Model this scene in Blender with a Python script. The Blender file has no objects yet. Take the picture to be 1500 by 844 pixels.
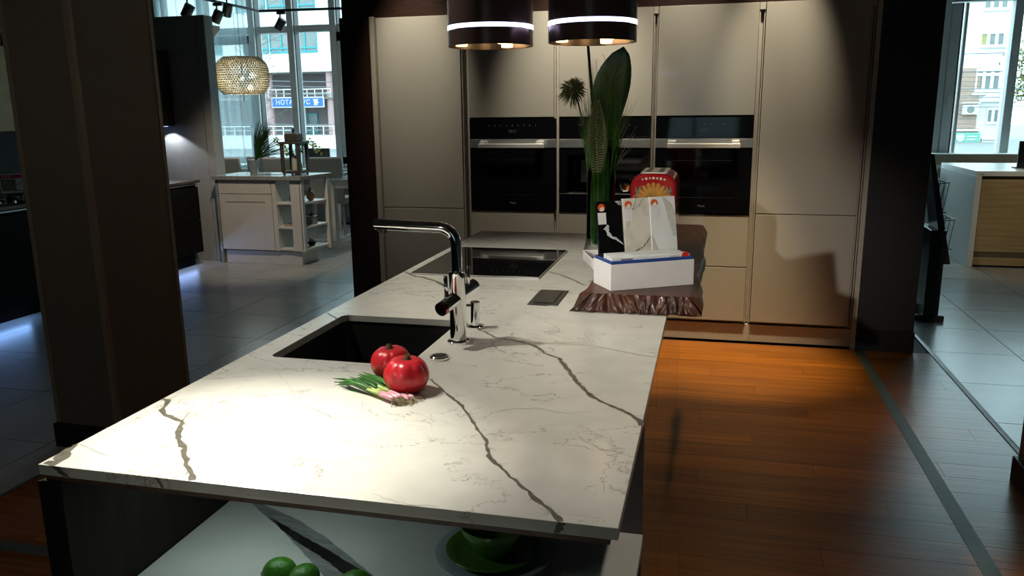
import bpy, bmesh, math, random
from math import sin, cos, pi, radians
from mathutils import Vector, Matrix

SC = bpy.context.scene
COL = SC.collection
random.seed(7)

# ------------------------------------------------------------------ camera
cam_d = bpy.data.cameras.new('camera')
cam = bpy.data.objects.new('camera', cam_d)
COL.objects.link(cam)
PITCH, YAW, ROLL = radians(12.462), radians(13.932), radians(-0.667)
_f = Vector((-sin(YAW) * cos(PITCH), cos(YAW) * cos(PITCH), -sin(PITCH)))
_r0 = Vector((cos(YAW), sin(YAW), 0)); _u0 = _r0.cross(_f)
_r = _r0 * cos(ROLL) + _u0 * sin(ROLL); _u = _u0 * cos(ROLL) - _r0 * sin(ROLL)
_m = Matrix((_r, _u, -_f)).transposed().to_4x4()
_m.translation = (0, 0, 1.52)
cam.matrix_world = _m
cam_d.sensor_fit = 'HORIZONTAL'; cam_d.sensor_width = 36.0
cam_d.lens = 1176.6 / 1500 * 36.0
cam_d.clip_start = 0.05; cam_d.clip_end = 400
SC.camera = cam

# ------------------------------------------------------------------ world, lights, exposure
SC.view_settings.view_transform = 'Standard'
SC.view_settings.look = 'None'
SC.view_settings.gamma = 1.0
SC.view_settings.use_curve_mapping = False
SC.view_settings.exposure = 0.0
w = bpy.data.worlds.new('overcast_sky'); SC.world = w; w.use_nodes = True
wn = w.node_tree.nodes; wl = w.node_tree.links; wn.clear()
bg = wn.new('ShaderNodeBackground'); wo = wn.new('ShaderNodeOutputWorld')
bg.inputs[0].default_value = (0.68, 0.92, 1.0, 1); bg.inputs[1].default_value = 5.5
wl.new(bg.outputs[0], wo.inputs[0])


def spot(name, loc, target, watts, deg, blend=0.8, col=(1, 0.9, 0.74), size=0.04):
    l = bpy.data.lights.new(name, 'SPOT'); l.energy = watts; l.color = col
    l.spot_size = radians(deg); l.spot_blend = blend; l.shadow_soft_size = size
    o = bpy.data.objects.new(name, l); COL.objects.link(o); o.location = loc
    o.rotation_euler = (Vector(target) - Vector(loc)).to_track_quat('-Z', 'Y').to_euler()
    return o


def area(name, loc, target, sx, sy, watts, col=(1, 1, 1), portal=False):
    l = bpy.data.lights.new(name, 'AREA'); l.shape = 'RECTANGLE'; l.size = sx; l.size_y = sy
    l.energy = watts; l.color = col
    o = bpy.data.objects.new(name, l); COL.objects.link(o); o.location = loc
    o.rotation_euler = (Vector(target) - Vector(loc)).to_track_quat('-Z', 'Y').to_euler()
    if portal: l.cycles.is_portal = True
    return o


spot('island_spotlight', (-1.75, 1.55, 3.1), (-0.82, 1.22, 0.92), 530, 23, 1.0, (1, 0.975, 0.86), 0.035)
spot('island_wide_spotlight_a', (-2.05, 1.75, 3.1), (-0.62, 1.65, 0.92), 170, 52, 1.0, (1, 0.965, 0.86), 0.05)
spot('island_wide_spotlight_b', (-2.05, 3.0, 3.1), (-0.62, 2.9, 0.92), 165, 44, 1.0, (1, 0.965, 0.86), 0.05)
spot('sample_accent_light', (-2.1, -3.3, 2.62), (-0.16, 2.8, 1.12), 900, 11.5, 1.0, (1, 0.95, 0.86), 0.05)
spot('cabinet_downlight_a', (-1.98, 4.80, 3.02), (-1.98, 5.31, 1.85), 150, 40, 1.0, (1, 0.93, 0.77), 0.03)
spot('cabinet_downlight_b', (-0.88, 4.78, 3.02), (-0.86, 5.31, 1.75), 235, 50, 1.0, (1, 0.93, 0.77), 0.03)
spot('cabinet_fill_light', (-0.22, 4.78, 3.02), (-0.20, 5.31, 1.75), 95, 46, 1.0, (1, 0.92, 0.76), 0.03)  # added fill, evens out the dark wedge between the neighbouring scallops
spot('cabinet_downlight_c', (0.34, 4.80, 3.02), (0.36, 5.31, 1.85), 140, 35, 1.0, (1, 0.90, 0.71), 0.03)
spot('floor_downlight', (0.16, 4.66, 3.25), (0.16, 4.92, 0.0), 820, 30, 1.0, (1, 0.78, 0.46), 0.03)
spot('counter_spotlight', (3.1, 6.2, 3.1), (3.3, 8.42, 0.5), 130, 50, 0.9, (1, 0.86, 0.62), 0.05)
spot('floor_downlight_b', (0.46, 1.05, 3.3), (0.14, 2.0, 0.0), 80, 42, 1.0, (1, 0.86, 0.70), 0.04)
spot('floor_fill_light', (0.20, 3.7, 3.3), (0.22, 4.15, 0.0), 110, 44, 1.0, (1, 0.78, 0.50), 0.04)  # added fill, warms the planks in front of the floor spot
spot('pillar_fill_light', (-2.75, 1.55, 3.3), (-2.70, 1.75, 0.0), 20, 110, 1.0, (1, 0.85, 0.68), 0.06)  # added fill, stands in for warm bounce on the pillar front
spot('dining_spotlight', (-3.7, 5.9, 3.1), (-4.45, 7.3, 0.55), 170, 50, 0.8, (1, 0.86, 0.66), 0.05)
area('window_portal_a', (-5.35, 10.40, 2.05), (-5.35, 0, 2.05), 4.8, 2.6, 1, portal=True)
area('window_portal_c', (-0.35, -5.1, 1.75), (-0.35, 0, 1.75), 1.7, 1.7, 1, portal=True)
area('window_portal_b', (2.83, 10.40, 2.08), (2.83, 0, 2.08), 3.8, 2.5, 1, portal=True)


# ------------------------------------------------------------------ materials
def mat(name, col, rough=0.5, metal=0.0, col2=None, scale=8.0, stretch=(1, 1, 1), detail=6, contrast=(0.35, 0.65),
        bump=0.0, bscale=None, coat=0.0, emit=None, estr=0.0, rand=0.0, spec=0.5, coords='pos', distort=0.0, rvar=0.0):
    m = bpy.data.materials.new(name); m.use_nodes = True
    nt = m.node_tree; N = nt.nodes; L = nt.links
    b = N['Principled BSDF']
    b.inputs['Base Color'].default_value = (*col, 1)
    b.inputs['Roughness'].default_value = rough
    b.inputs['Metallic'].default_value = metal
    b.inputs['Specular IOR Level'].default_value = spec
    b.inputs['Coat Weight'].default_value = coat
    b.inputs['Coat Roughness'].default_value = 0.05
    if emit:
        b.inputs['Emission Color'].default_value = (*emit, 1); b.inputs['Emission Strength'].default_value = estr
    src = None
    if col2 or bump or rvar:
        if coords == 'pos':
            g = N.new('ShaderNodeNewGeometry'); vec = g.outputs['Position']
        else:
            g = N.new('ShaderNodeTexCoord'); vec = g.outputs['Object']
        mp = N.new('ShaderNodeMapping'); mp.inputs['Scale'].default_value = stretch
        L.new(vec, mp.inputs['Vector'])
        if rand:
            oi = N.new('ShaderNodeObjectInfo'); ml = N.new('ShaderNodeMath'); ml.operation = 'MULTIPLY'
            ml.inputs[1].default_value = 37.0; L.new(oi.outputs['Random'], ml.inputs[0])
            L.new(ml.outputs[0], mp.inputs['Location'])
        n = N.new('ShaderNodeTexNoise'); n.inputs['Scale'].default_value = scale; n.inputs['Detail'].default_value = detail
        n.inputs['Distortion'].default_value = distort
        L.new(mp.outputs[0], n.inputs['Vector'])
        src = n.outputs['Fac']
    out = None
    if col2:
        r = N.new('ShaderNodeValToRGB')
        r.color_ramp.elements[0].position = contrast[0]; r.color_ramp.elements[1].position = contrast[1]
        r.color_ramp.elements[0].color = (*col, 1); r.color_ramp.elements[1].color = (*col2, 1)
        L.new(src, r.inputs[0]); out = r.outputs[0]
    if rand:
        oi2 = N.new('ShaderNodeObjectInfo')
        mr = N.new('ShaderNodeMapRange'); mr.inputs['To Min'].default_value = 1 - rand; mr.inputs['To Max'].default_value = 1 + rand
        L.new(oi2.outputs['Random'], mr.inputs['Value'])
        mx = N.new('ShaderNodeMix'); mx.data_type = 'RGBA'; mx.blend_type = 'MULTIPLY'; mx.inputs['Factor'].default_value = 1
        if out: L.new(out, mx.inputs['A'])
        else: mx.inputs['A'].default_value = (*col, 1)
        L.new(mr.outputs[0], mx.inputs['B']); out = mx.outputs['Result']
    if out: L.new(out, b.inputs['Base Color'])
    if rvar:
        mr2 = N.new('ShaderNodeMapRange'); mr2.inputs['To Min'].default_value = rough - rvar; mr2.inputs['To Max'].default_value = rough + rvar
        L.new(src, mr2.inputs['Value']); L.new(mr2.outputs[0], b.inputs['Roughness'])
    if bump:
        bp = N.new('ShaderNodeBump'); bp.inputs['Strength'].default_value = bump; bp.inputs['Distance'].default_value = 0.02
        if bscale:
            n2 = N.new('ShaderNodeTexNoise'); n2.inputs['Scale'].default_value = bscale; n2.inputs['Detail'].default_value = 4
            L.new(mp.outputs[0], n2.inputs['Vector']); L.new(n2.outputs['Fac'], bp.inputs['Height'])
        else:
            L.new(src, bp.inputs['Height'])
        L.new(bp.outputs[0], b.inputs['Normal'])
    return m


def glass_mat(name, tint=(1, 1, 1), gloss=0.12, rough=0.02):
    m = bpy.data.materials.new(name); m.use_nodes = True
    nt = m.node_tree; N = nt.nodes; L = nt.links; N.clear()
    o = N.new('ShaderNodeOutputMaterial'); t = N.new('ShaderNodeBsdfTransparent'); g = N.new('ShaderNodeBsdfGlossy')
    t.inputs[0].default_value = (*tint, 1); g.inputs['Roughness'].default_value = rough
    lw = N.new('ShaderNodeLayerWeight'); lw.inputs[0].default_value = gloss
    mx = N.new('ShaderNodeMixShader')
    L.new(lw.outputs['Fresnel'], mx.inputs[0]); L.new(t.outputs[0], mx.inputs[1]); L.new(g.outputs[0], mx.inputs[2])
    L.new(mx.outputs[0], o.inputs[0])
    return m


def sheer_mat(name, col, dens):
    m = bpy.data.materials.new(name); m.use_nodes = True
    nt = m.node_tree; N = nt.nodes; L = nt.links; N.clear()
    o = N.new('ShaderNodeOutputMaterial'); t = N.new('ShaderNodeBsdfTransparent')
    d = N.new('ShaderNodeBsdfDiffuse'); d.inputs[0].default_value = (*col, 1)
    tr = N.new('ShaderNodeBsdfTranslucent'); tr.inputs[0].default_value = (*col, 1)
    a = N.new('ShaderNodeMixShader'); a.inputs[0].default_value = 0.5
    mx = N.new('ShaderNodeMixShader'); mx.inputs[0].default_value = dens
    L.new(d.outputs[0], a.inputs[1]); L.new(tr.outputs[0], a.inputs[2])
    L.new(t.outputs[0], mx.inputs[1]); L.new(a.outputs[0], mx.inputs[2]); L.new(mx.outputs[0], o.inputs[0])
    return m


def quartz_mat():
    m = mat('white_quartz', (0.70, 0.68, 0.61), 0.20, col2=(0.62, 0.60, 0.535), scale=14, contrast=(0.3, 0.75), detail=8)
    N = m.node_tree.nodes; L = m.node_tree.links; b = N['Principled BSDF']
    base = b.inputs['Base Color'].links[0].from_socket
    g = N.new('ShaderNodeNewGeometry')

    def hair(scale, mscale, width, thr, off, stretch=(1, 1, 1)):
        mp = N.new('ShaderNodeMapping'); mp.inputs['Location'].default_value = off; mp.inputs['Scale'].default_value = stretch
        L.new(g.outputs['Position'], mp.inputs[0])
        n = N.new('ShaderNodeTexNoise'); n.inputs['Scale'].default_value = scale; n.inputs['Detail'].default_value = 7; n.inputs['Roughness'].default_value = 0.62
        n.inputs['Distortion'].default_value = 0.6
        k = N.new('ShaderNodeTexNoise'); k.inputs['Scale'].default_value = mscale; k.inputs['Detail'].default_value = 3
        L.new(mp.outputs[0], n.inputs['Vector']); L.new(mp.outputs[0], k.inputs['Vector'])
        s = N.new('ShaderNodeMath'); s.operation = 'SUBTRACT'; s.inputs[1].default_value = 0.5; L.new(n.outputs['Fac'], s.inputs[0])
        a = N.new('ShaderNodeMath'); a.operation = 'ABSOLUTE'; L.new(s.outputs[0], a.inputs[0])
        r = N.new('ShaderNodeMapRange'); r.inputs['From Max'].default_value = width; r.inputs['To Min'].default_value = 1; r.inputs['To Max'].default_value = 0
        L.new(a.outputs[0], r.inputs['Value'])
        q = N.new('ShaderNodeMapRange'); q.inputs['From Min'].default_value = thr; q.inputs['From Max'].default_value = thr + 0.08
        L.new(k.outputs['Fac'], q.inputs['Value'])
        p = N.new('ShaderNodeMath'); p.operation = 'MULTIPLY'; L.new(r.outputs[0], p.inputs[0]); L.new(q.outputs[0], p.inputs[1])
        return p.outputs[0]
    h1 = hair(3.2, 5.0, 0.007, 0.45, (3.1, 1.7, 0))
    h2 = hair(8.0, 6.0, 0.014, 0.54, (7.7, 0.3, 0), (0.6, 1.2, 1))
    ad = N.new('ShaderNodeMath'); ad.operation = 'ADD'; ad.use_clamp = True
    L.new(h1, ad.inputs[0]); L.new(h2, ad.inputs[1])
    sc = N.new('ShaderNodeMath'); sc.operation = 'MULTIPLY'; sc.inputs[1].default_value = 0.7; L.new(ad.outputs[0], sc.inputs[0])
    mx = N.new('ShaderNodeMix'); mx.data_type = 'RGBA'
    L.new(sc.outputs[0], mx.inputs['Factor']); L.new(base, mx.inputs['A']); mx.inputs['B'].default_value = (0.22, 0.20, 0.16, 1)
    L.new(mx.outputs['Result'], b.inputs['Base Color'])
    return m


M = {}
M['quartz'] = quartz_mat()
M['shelf_quartz'] = mat('plain_white_quartz', (0.62, 0.63, 0.61), 0.3, col2=(0.58, 0.59, 0.57), scale=10)
M['vein'] = mat('grey_brown_vein', (0.095, 0.085, 0.063), 0.3, col2=(0.165, 0.15, 0.115), scale=60)
M['vein_thin'] = mat('thin_grey_vein', (0.17, 0.155, 0.125), 0.3, col2=(0.30, 0.28, 0.23), scale=40)
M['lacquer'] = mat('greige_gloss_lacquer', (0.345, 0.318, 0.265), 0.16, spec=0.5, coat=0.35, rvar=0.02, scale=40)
M['lacquer_side'] = mat('floor_reflection_lacquer', (0.085, 0.05, 0.032), 0.06, coat=0.6, rvar=0.01, scale=40)  # brown base colour stands in for the plank floor mirrored in the fronts
M['lacquer_edge'] = mat('greige_profile', (0.40, 0.36, 0.30), 0.35, col2=(0.37, 0.33, 0.27), scale=30)
M['channel'] = mat('brown_channel', (0.20, 0.165, 0.125), 0.4, col2=(0.17, 0.14, 0.105), scale=20)
M['black_gloss'] = mat('black_glass', (0.004, 0.004, 0.005), 0.05, rvar=0.01, scale=30)
M['hob_glass'] = mat('hob_black_glass', (0.006, 0.006, 0.006), 0.03, rvar=0.005, scale=30)
M['steel'] = mat('brushed_steel', (0.80, 0.78, 0.74), 0.38, 1.0, col2=(0.68, 0.66, 0.62), scale=6, stretch=(1, 1, 60))
M['steel_bright'] = mat('satin_steel_handle', (0.92, 0.90, 0.85), 0.5, 0.8, col2=(0.86, 0.84, 0.80), scale=6, stretch=(1, 1, 60))
M['chrome'] = mat('chrome', (0.82, 0.82, 0.82), 0.04, 1.0, rvar=0.01, scale=30)
M['red_reflection'] = mat('painted_red_reflection_chrome', (0.52, 0.10, 0.15), 0.12, 1.0, rvar=0.02, scale=30)  # plain chrome with a dark red reflection put into its colour
M['dark_steel'] = mat('dark_steel', (0.13, 0.125, 0.12), 0.35, 1.0, col2=(0.16, 0.15, 0.145), scale=30)
M['sink'] = mat('black_composite', (0.006, 0.006, 0.006), 0.45, col2=(0.012, 0.012, 0.012), scale=300)
M['dark_panel'] = mat('black_brown_panel', (0.010, 0.008, 0.007), 0.5, col2=(0.016, 0.012, 0.010), scale=6, stretch=(6, 6, 0.5), spec=0.12)
M['purple_panel'] = mat('dark_grey_panel', (0.070, 0.060, 0.062), 0.3, col2=(0.062, 0.054, 0.056), scale=20)
M['wood_jamb'] = mat('dark_red_wood', (0.030, 0.011, 0.006), 0.4, col2=(0.017, 0.007, 0.004), scale=5, stretch=(2, 2, 14))
M['wood_black'] = mat('black_wood', (0.013, 0.010, 0.008), 0.45, col2=(0.008, 0.006, 0.005), scale=5, stretch=(2, 2, 14))
M['plank'] = mat('merbau_plank', (0.30, 0.102, 0.010), 0.30, col2=(0.15, 0.048, 0.007), scale=5.5, stretch=(0.35, 9, 1), contrast=(0.3, 0.7),
                 rand=0.22, bump=0.05, bscale=16, detail=8, spec=0.45)
M['tile'] = mat('grey_porcelain_tile', (0.33, 0.33, 0.31), 0.27, col2=(0.28, 0.285, 0.27), scale=3, rand=0.05)
M['grout'] = mat('dark_grout', (0.035, 0.035, 0.033), 0.8, col2=(0.05, 0.05, 0.048), scale=30)
M['tape'] = mat('grey_green_tape', (0.055, 0.075, 0.062), 0.5, col2=(0.075, 0.095, 0.08), scale=25)
M['metal_strip'] = mat('metal_strip', (0.20, 0.21, 0.21), 0.5, 1.0, col2=(0.25, 0.25, 0.25), scale=20)
M['pillar'] = mat('taupe_plaster', (0.185, 0.165, 0.135), 0.7, col2=(0.165, 0.148, 0.122), scale=25, bump=0.03, bscale=200)
M['pillar_trim'] = mat('taupe_corner_profile', (0.30, 0.25, 0.19), 0.45, col2=(0.27, 0.225, 0.17), scale=20)
M['base_black'] = mat('black_skirting', (0.010, 0.009, 0.008), 0.45, col2=(0.014, 0.013, 0.012), scale=20, spec=0.25)
M['run_black'] = mat('matt_black_front', (0.006, 0.006, 0.006), 0.7, col2=(0.009, 0.009, 0.009), scale=20, spec=0.08)
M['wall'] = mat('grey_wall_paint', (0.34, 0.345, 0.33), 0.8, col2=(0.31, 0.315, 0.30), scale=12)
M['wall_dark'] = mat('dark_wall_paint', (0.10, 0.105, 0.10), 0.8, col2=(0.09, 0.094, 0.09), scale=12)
M['ceiling'] = mat('ceiling_paint', (0.16, 0.16, 0.155), 0.85, col2=(0.145, 0.145, 0.14), scale=8)
M['frame'] = mat('window_aluminium', (0.70, 0.76, 0.77), 0.4, col2=(0.66, 0.72, 0.73), scale=14)
M['gasket'] = mat('black_gasket', (0.015, 0.018, 0.02), 0.5, col2=(0.02, 0.022, 0.025), scale=14)
M['pane'] = glass_mat('window_glass', (0.94, 0.98, 0.98), 0.08)
M['vase_glass'] = glass_mat('vase_glass', (0.90, 0.95, 0.92), 0.22)
M['sheer'] = sheer_mat('sheer_curtain', (0.60, 0.72, 0.76), 0.55)
M['white_lac'] = mat('off_white_lacquer', (0.62, 0.585, 0.53), 0.35, col2=(0.58, 0.55, 0.50), scale=9)
M['grey_top'] = mat('grey_stone_top', (0.30, 0.31, 0.30), 0.18, col2=(0.22, 0.23, 0.22), scale=30)
M['white_solid'] = mat('white_solid_surface', (0.70, 0.72, 0.70), 0.35, col2=(0.66, 0.68, 0.66), scale=8)
M['oak'] = mat('sand_oak_veneer', (0.40, 0.29, 0.14), 0.45, col2=(0.27, 0.19, 0.09), scale=4, stretch=(0.6, 1, 9), contrast=(0.3, 0.7))
M['oak_dark'] = mat('oak_groove', (0.10, 0.075, 0.045), 0.6, col2=(0.08, 0.06, 0.04), scale=10)
M['ledge'] = mat('beige_ledge', (0.42, 0.35, 0.25), 0.5, col2=(0.38, 0.32, 0.23), scale=10)
M['white_paint'] = mat('white_paint', (0.80, 0.82, 0.80), 0.6, col2=(0.76, 0.78, 0.77), scale=8)
M['black_metal'] = mat('black_metal', (0.010, 0.010, 0.011), 0.4, col2=(0.016, 0.016, 0.017), scale=30)
M['upholstery'] = mat('taupe_upholstery', (0.46, 0.43, 0.39), 0.85, col2=(0.40, 0.37, 0.34), scale=150, bump=0.2)
M['upholstery_dark'] = mat('slate_upholstery', (0.24, 0.26, 0.28), 0.85, col2=(0.20, 0.22, 0.24), scale=150, bump=0.2)
M['dark_wood'] = mat('walnut_edge', (0.085, 0.048, 0.028), 0.5, col2=(0.055, 0.03, 0.018), scale=6, stretch=(8, 1, 8))
M['live_wood'] = mat('dark_polished_slab', (0.105, 0.034, 0.014), 0.38, col2=(0.040, 0.014, 0.008), scale=7, stretch=(9, 0.8, 3), contrast=(0.3, 0.7), coat=0.0, spec=0.3, bump=0.06)
M['bark'] = mat('carved_bark_edge', (0.085, 0.027, 0.014), 0.36, col2=(0.020, 0.008, 0.006), scale=16, stretch=(1.3, 1, 0.7), contrast=(0.35, 0.7), coat=0.15, bump=0.5, detail=5, distort=0.8)
M['white_card'] = mat('white_cardboard', (0.82, 0.80, 0.78), 0.45, col2=(0.79, 0.77, 0.75), scale=20)
M['blue_card'] = mat('blue_cardboard', (0.020, 0.060, 0.24), 0.5, col2=(0.025, 0.07, 0.27), scale=20)
M['stone_black'] = mat('black_polished_stone', (0.004, 0.004, 0.004), 0.15, col2=(0.007, 0.007, 0.007), scale=40)
M['stone_cream'] = mat('cream_stone', (0.78, 0.73, 0.63), 0.25, col2=(0.62, 0.57, 0.46), scale=26, contrast=(0.45, 0.8), detail=8)
M['stone_white'] = mat('white_stone', (0.86, 0.87, 0.84), 0.22, col2=(0.80, 0.81, 0.78), scale=10)
M['stone_grey'] = mat('grey_beige_stone_band', (0.52, 0.50, 0.44), 0.25, col2=(0.66, 0.64, 0.58), scale=14)
M['white_vein'] = mat('white_vein', (0.75, 0.75, 0.76), 0.25, col2=(0.5, 0.5, 0.52), scale=60)
M['orange'] = mat('orange_sticker', (0.80, 0.11, 0.015), 0.45, col2=(0.75, 0.09, 0.012), scale=30)
M['red_sticker'] = mat('red_sticker', (0.72, 0.03, 0.02), 0.45, col2=(0.68, 0.025, 0.018), scale=30)
M['label_ink'] = mat('grey_ink', (0.25, 0.25, 0.30), 0.6, col2=(0.2, 0.2, 0.25), scale=30)
M['tomato'] = mat('tomato_skin', (0.64, 0.022, 0.030), 0.34, col2=(0.55, 0.014, 0.024), scale=9, coat=0.08)
M['tomato_stem'] = mat('dry_green_stem', (0.05, 0.055, 0.012), 0.7, col2=(0.09, 0.05, 0.02), scale=60)
M['onion_green'] = mat('spring_onion_green', (0.060, 0.225, 0.030), 0.4, col2=(0.030, 0.130, 0.024), scale=18, rand=0.25)
M['onion_pale'] = mat('spring_onion_pale_stem', (0.52, 0.60, 0.22), 0.4, col2=(0.36, 0.50, 0.13), scale=25)
M['onion_pink'] = mat('spring_onion_bulb', (0.66, 0.30, 0.36), 0.35, col2=(0.72, 0.48, 0.50), scale=25)
M['onion_root'] = mat('dry_roots', (0.36, 0.29, 0.17), 0.9, col2=(0.24, 0.19, 0.10), scale=60)
M['lime'] = mat('lime_peel', (0.075, 0.245, 0.020), 0.4, col2=(0.040, 0.155, 0.014), scale=5, bump=0.15, bscale=120, coords='obj')
M['green_ceramic'] = mat('green_glazed_ceramic', (0.085, 0.20, 0.028), 0.14, col2=(0.075, 0.18, 0.025), scale=12, coat=0.4)
M['blue_ceramic'] = mat('pale_blue_ceramic', (0.40, 0.47, 0.50), 0.2, col2=(0.37, 0.44, 0.47), scale=12)
M['shelf_vein'] = mat('broad_grey_vein', (0.16, 0.165, 0.165), 0.3, col2=(0.32, 0.325, 0.32), scale=20, stretch=(1, 4, 1), contrast=(0.3, 0.7))
M['shelf_vein_core'] = mat('black_vein_core', (0.010, 0.010, 0.010), 0.3, col2=(0.05, 0.045, 0.04), scale=14, contrast=(0.45, 0.75))
M['hood_body'] = mat('dark_bronze_chrome', (0.13, 0.080, 0.070), 0.26, 0.6, rvar=0.03, scale=30)
M['hood_inner'] = mat('hood_inner_metal', (0.20, 0.16, 0.12), 0.3, 1.0, rvar=0.03, scale=30)
M['led_ring'] = mat('blue_white_led', (1, 1, 1), 0.4, emit=(0.62, 0.64, 1.0), estr=4.0)
M['lamp_warm'] = mat('warm_lamp', (1, 1, 1), 0.4, emit=(1.0, 0.68, 0.36), estr=5.0)
M['lamp_soft'] = mat('soft_white_lamp', (1, 1, 1), 0.4, emit=(1.0, 0.9, 0.85), estr=2.5)
M['tinted_pane'] = glass_mat('tinted_glass', (0.30, 0.33, 0.33), 0.08)
M['dim_led'] = mat('dim_led', (1, 1, 1), 0.4, emit=(0.8, 1.0, 0.92), estr=1.5)
M['led_strip'] = mat('cool_led_strip', (1, 1, 1), 0.4, emit=(0.35, 0.5, 1.0), estr=2.5)
M['red_enamel'] = mat('red_enamel', (0.46, 0.012, 0.014), 0.14, col2=(0.42, 0.010, 0.012), scale=10, coat=0.6)
M['yellow_paint'] = mat('ochre_paint', (0.62, 0.31, 0.02), 0.3, col2=(0.48, 0.20, 0.012), scale=40)
M['green_paint'] = mat('sage_paint', (0.13, 0.21, 0.09), 0.3, col2=(0.18, 0.26, 0.13), scale=40)
M['white_dot'] = mat('cream_paint', (0.72, 0.66, 0.52), 0.35, col2=(0.68, 0.60, 0.45), scale=30)
M['leaf'] = mat('dark_green_leaf', (0.012, 0.048, 0.008), 0.5, col2=(0.020, 0.068, 0.011), scale=12)
M['leaf_rib'] = mat('leaf_rib', (0.018, 0.050, 0.014), 0.5, col2=(0.022, 0.06, 0.016), scale=20)
M['blade'] = mat('grass_blade', (0.030, 0.115, 0.010), 0.5, col2=(0.075, 0.19, 0.018), scale=30)
M['frond'] = mat('grey_green_frond', (0.26, 0.27, 0.14), 0.6, col2=(0.17, 0.19, 0.09), scale=30)
M['thistle'] = mat('olive_thistle', (0.12, 0.145, 0.05), 0.6, col2=(0.075, 0.095, 0.035), scale=40)
M['twig'] = mat('dark_twig', (0.016, 0.009, 0.006), 0.9, col2=(0.028, 0.015, 0.010), scale=40, spec=0.1)
M['yellow_green'] = mat('yellow_green_petal', (0.36, 0.46, 0.06), 0.5, col2=(0.26, 0.36, 0.045), scale=30)
M['candle'] = mat('cream_wax', (0.55, 0.52, 0.43), 0.5, col2=(0.5, 0.47, 0.39), scale=10)
M['candle_green'] = mat('green_wax', (0.36, 0.42, 0.07), 0.5, col2=(0.31, 0.37, 0.06), scale=10)
M['lantern'] = mat('grey_brown_lantern_wood', (0.055, 0.046, 0.036), 0.6, col2=(0.040, 0.033, 0.026), scale=12, stretch=(5, 5, 0.6))
M['crystal'] = mat('champagne_crystal', (0.62, 0.54, 0.33), 0.10, 0.55, col2=(0.85, 0.80, 0.66), scale=25)
M['bronze'] = mat('bronze_panel', (0.20, 0.145, 0.07), 0.4, 0.6, col2=(0.16, 0.115, 0.055), scale=8)
M['terracotta'] = mat('peach_ceramic', (0.55, 0.27, 0.15), 0.5, col2=(0.48, 0.23, 0.12), scale=12)
M['paper_white'] = mat('white_paper', (0.75, 0.74, 0.70), 0.6, col2=(0.72, 0.71, 0.67), scale=10)
M['sale_red'] = mat('red_print', (0.55, 0.015, 0.03), 0.5, col2=(0.5, 0.012, 0.025), scale=10)
M['print_green'] = mat('green_print', (0.10, 0.14, 0.06), 0.5, col2=(0.30, 0.27, 0.16), scale=60, contrast=(0.4, 0.6))
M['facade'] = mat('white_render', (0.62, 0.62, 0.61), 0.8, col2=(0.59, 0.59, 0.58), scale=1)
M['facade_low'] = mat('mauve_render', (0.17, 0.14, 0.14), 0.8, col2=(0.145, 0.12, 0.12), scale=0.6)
M['pink'] = mat('pink_render', (0.36, 0.23, 0.23), 0.7, col2=(0.33, 0.21, 0.21), scale=1)
M['turquoise'] = mat('turquoise_frame', (0.022, 0.24, 0.28), 0.5, col2=(0.02, 0.22, 0.26), scale=3)
M['far_pane'] = mat('far_window_pane', (0.11, 0.14, 0.145), 0.2, col2=(0.17, 0.19, 0.18), scale=0.8)
M['far_pane_yellow'] = mat('yellow_blind_behind_pane', (0.32, 0.31, 0.07), 0.3, col2=(0.26, 0.26, 0.09), scale=1)
M['sign_blue'] = mat('blue_sign_face', (0.014, 0.10, 0.33), 0.4, col2=(0.013, 0.09, 0.30), scale=1)
M['sign_white'] = mat('white_sign_lettering', (0.5, 0.51, 0.52), 0.4, col2=(0.48, 0.49, 0.5), scale=1)
M['brick'] = mat('pale_brick', (0.36, 0.25, 0.20), 0.8, col2=(0.31, 0.21, 0.17), scale=1.2, stretch=(1, 1, 6), rand=0.08)
M['teal_sign'] = mat('mint_sign_face', (0.15, 0.38, 0.31), 0.5, col2=(0.14, 0.36, 0.29), scale=1)
M['asphalt'] = mat('grey_street', (0.20, 0.205, 0.205), 0.85, col2=(0.17, 0.175, 0.175), scale=0.8)
M['car_paint'] = mat('silver_car_paint', (0.50, 0.54, 0.58), 0.25, 0.3, col2=(0.47, 0.51, 0.55), scale=1)
M['car_glass'] = mat('dark_car_window', (0.04, 0.06, 0.07), 0.08, col2=(0.05, 0.07, 0.08), scale=1)
M['rubber'] = mat('black_rubber', (0.015, 0.015, 0.015), 0.7, col2=(0.02, 0.02, 0.02), scale=10)
M['tree_leaf'] = mat('autumn_green_leaf', (0.06, 0.11, 0.025), 0.6, col2=(0.17, 0.16, 0.035), scale=0.9)
M['bark_grey'] = mat('grey_bark', (0.14, 0.115, 0.095), 0.85, col2=(0.10, 0.085, 0.07), scale=6)
M['cable'] = mat('overhead_cable', (0.10, 0.11, 0.12), 0.6, col2=(0.14, 0.15, 0.16), scale=3)
M['screen'] = mat('black_screen', (0.008, 0.009, 0.010), 0.2, col2=(0.012, 0.013, 0.014), scale=4)
M['text_grey'] = mat('grey_display_lettering', (0.10, 0.105, 0.11), 0.5, emit=(0.55, 0.62, 0.7), estr=0.02)
M['ash_grey'] = mat('zinc', (0.45, 0.48, 0.50), 0.35, 0.8, col2=(0.38, 0.41, 0.43), scale=10)


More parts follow.
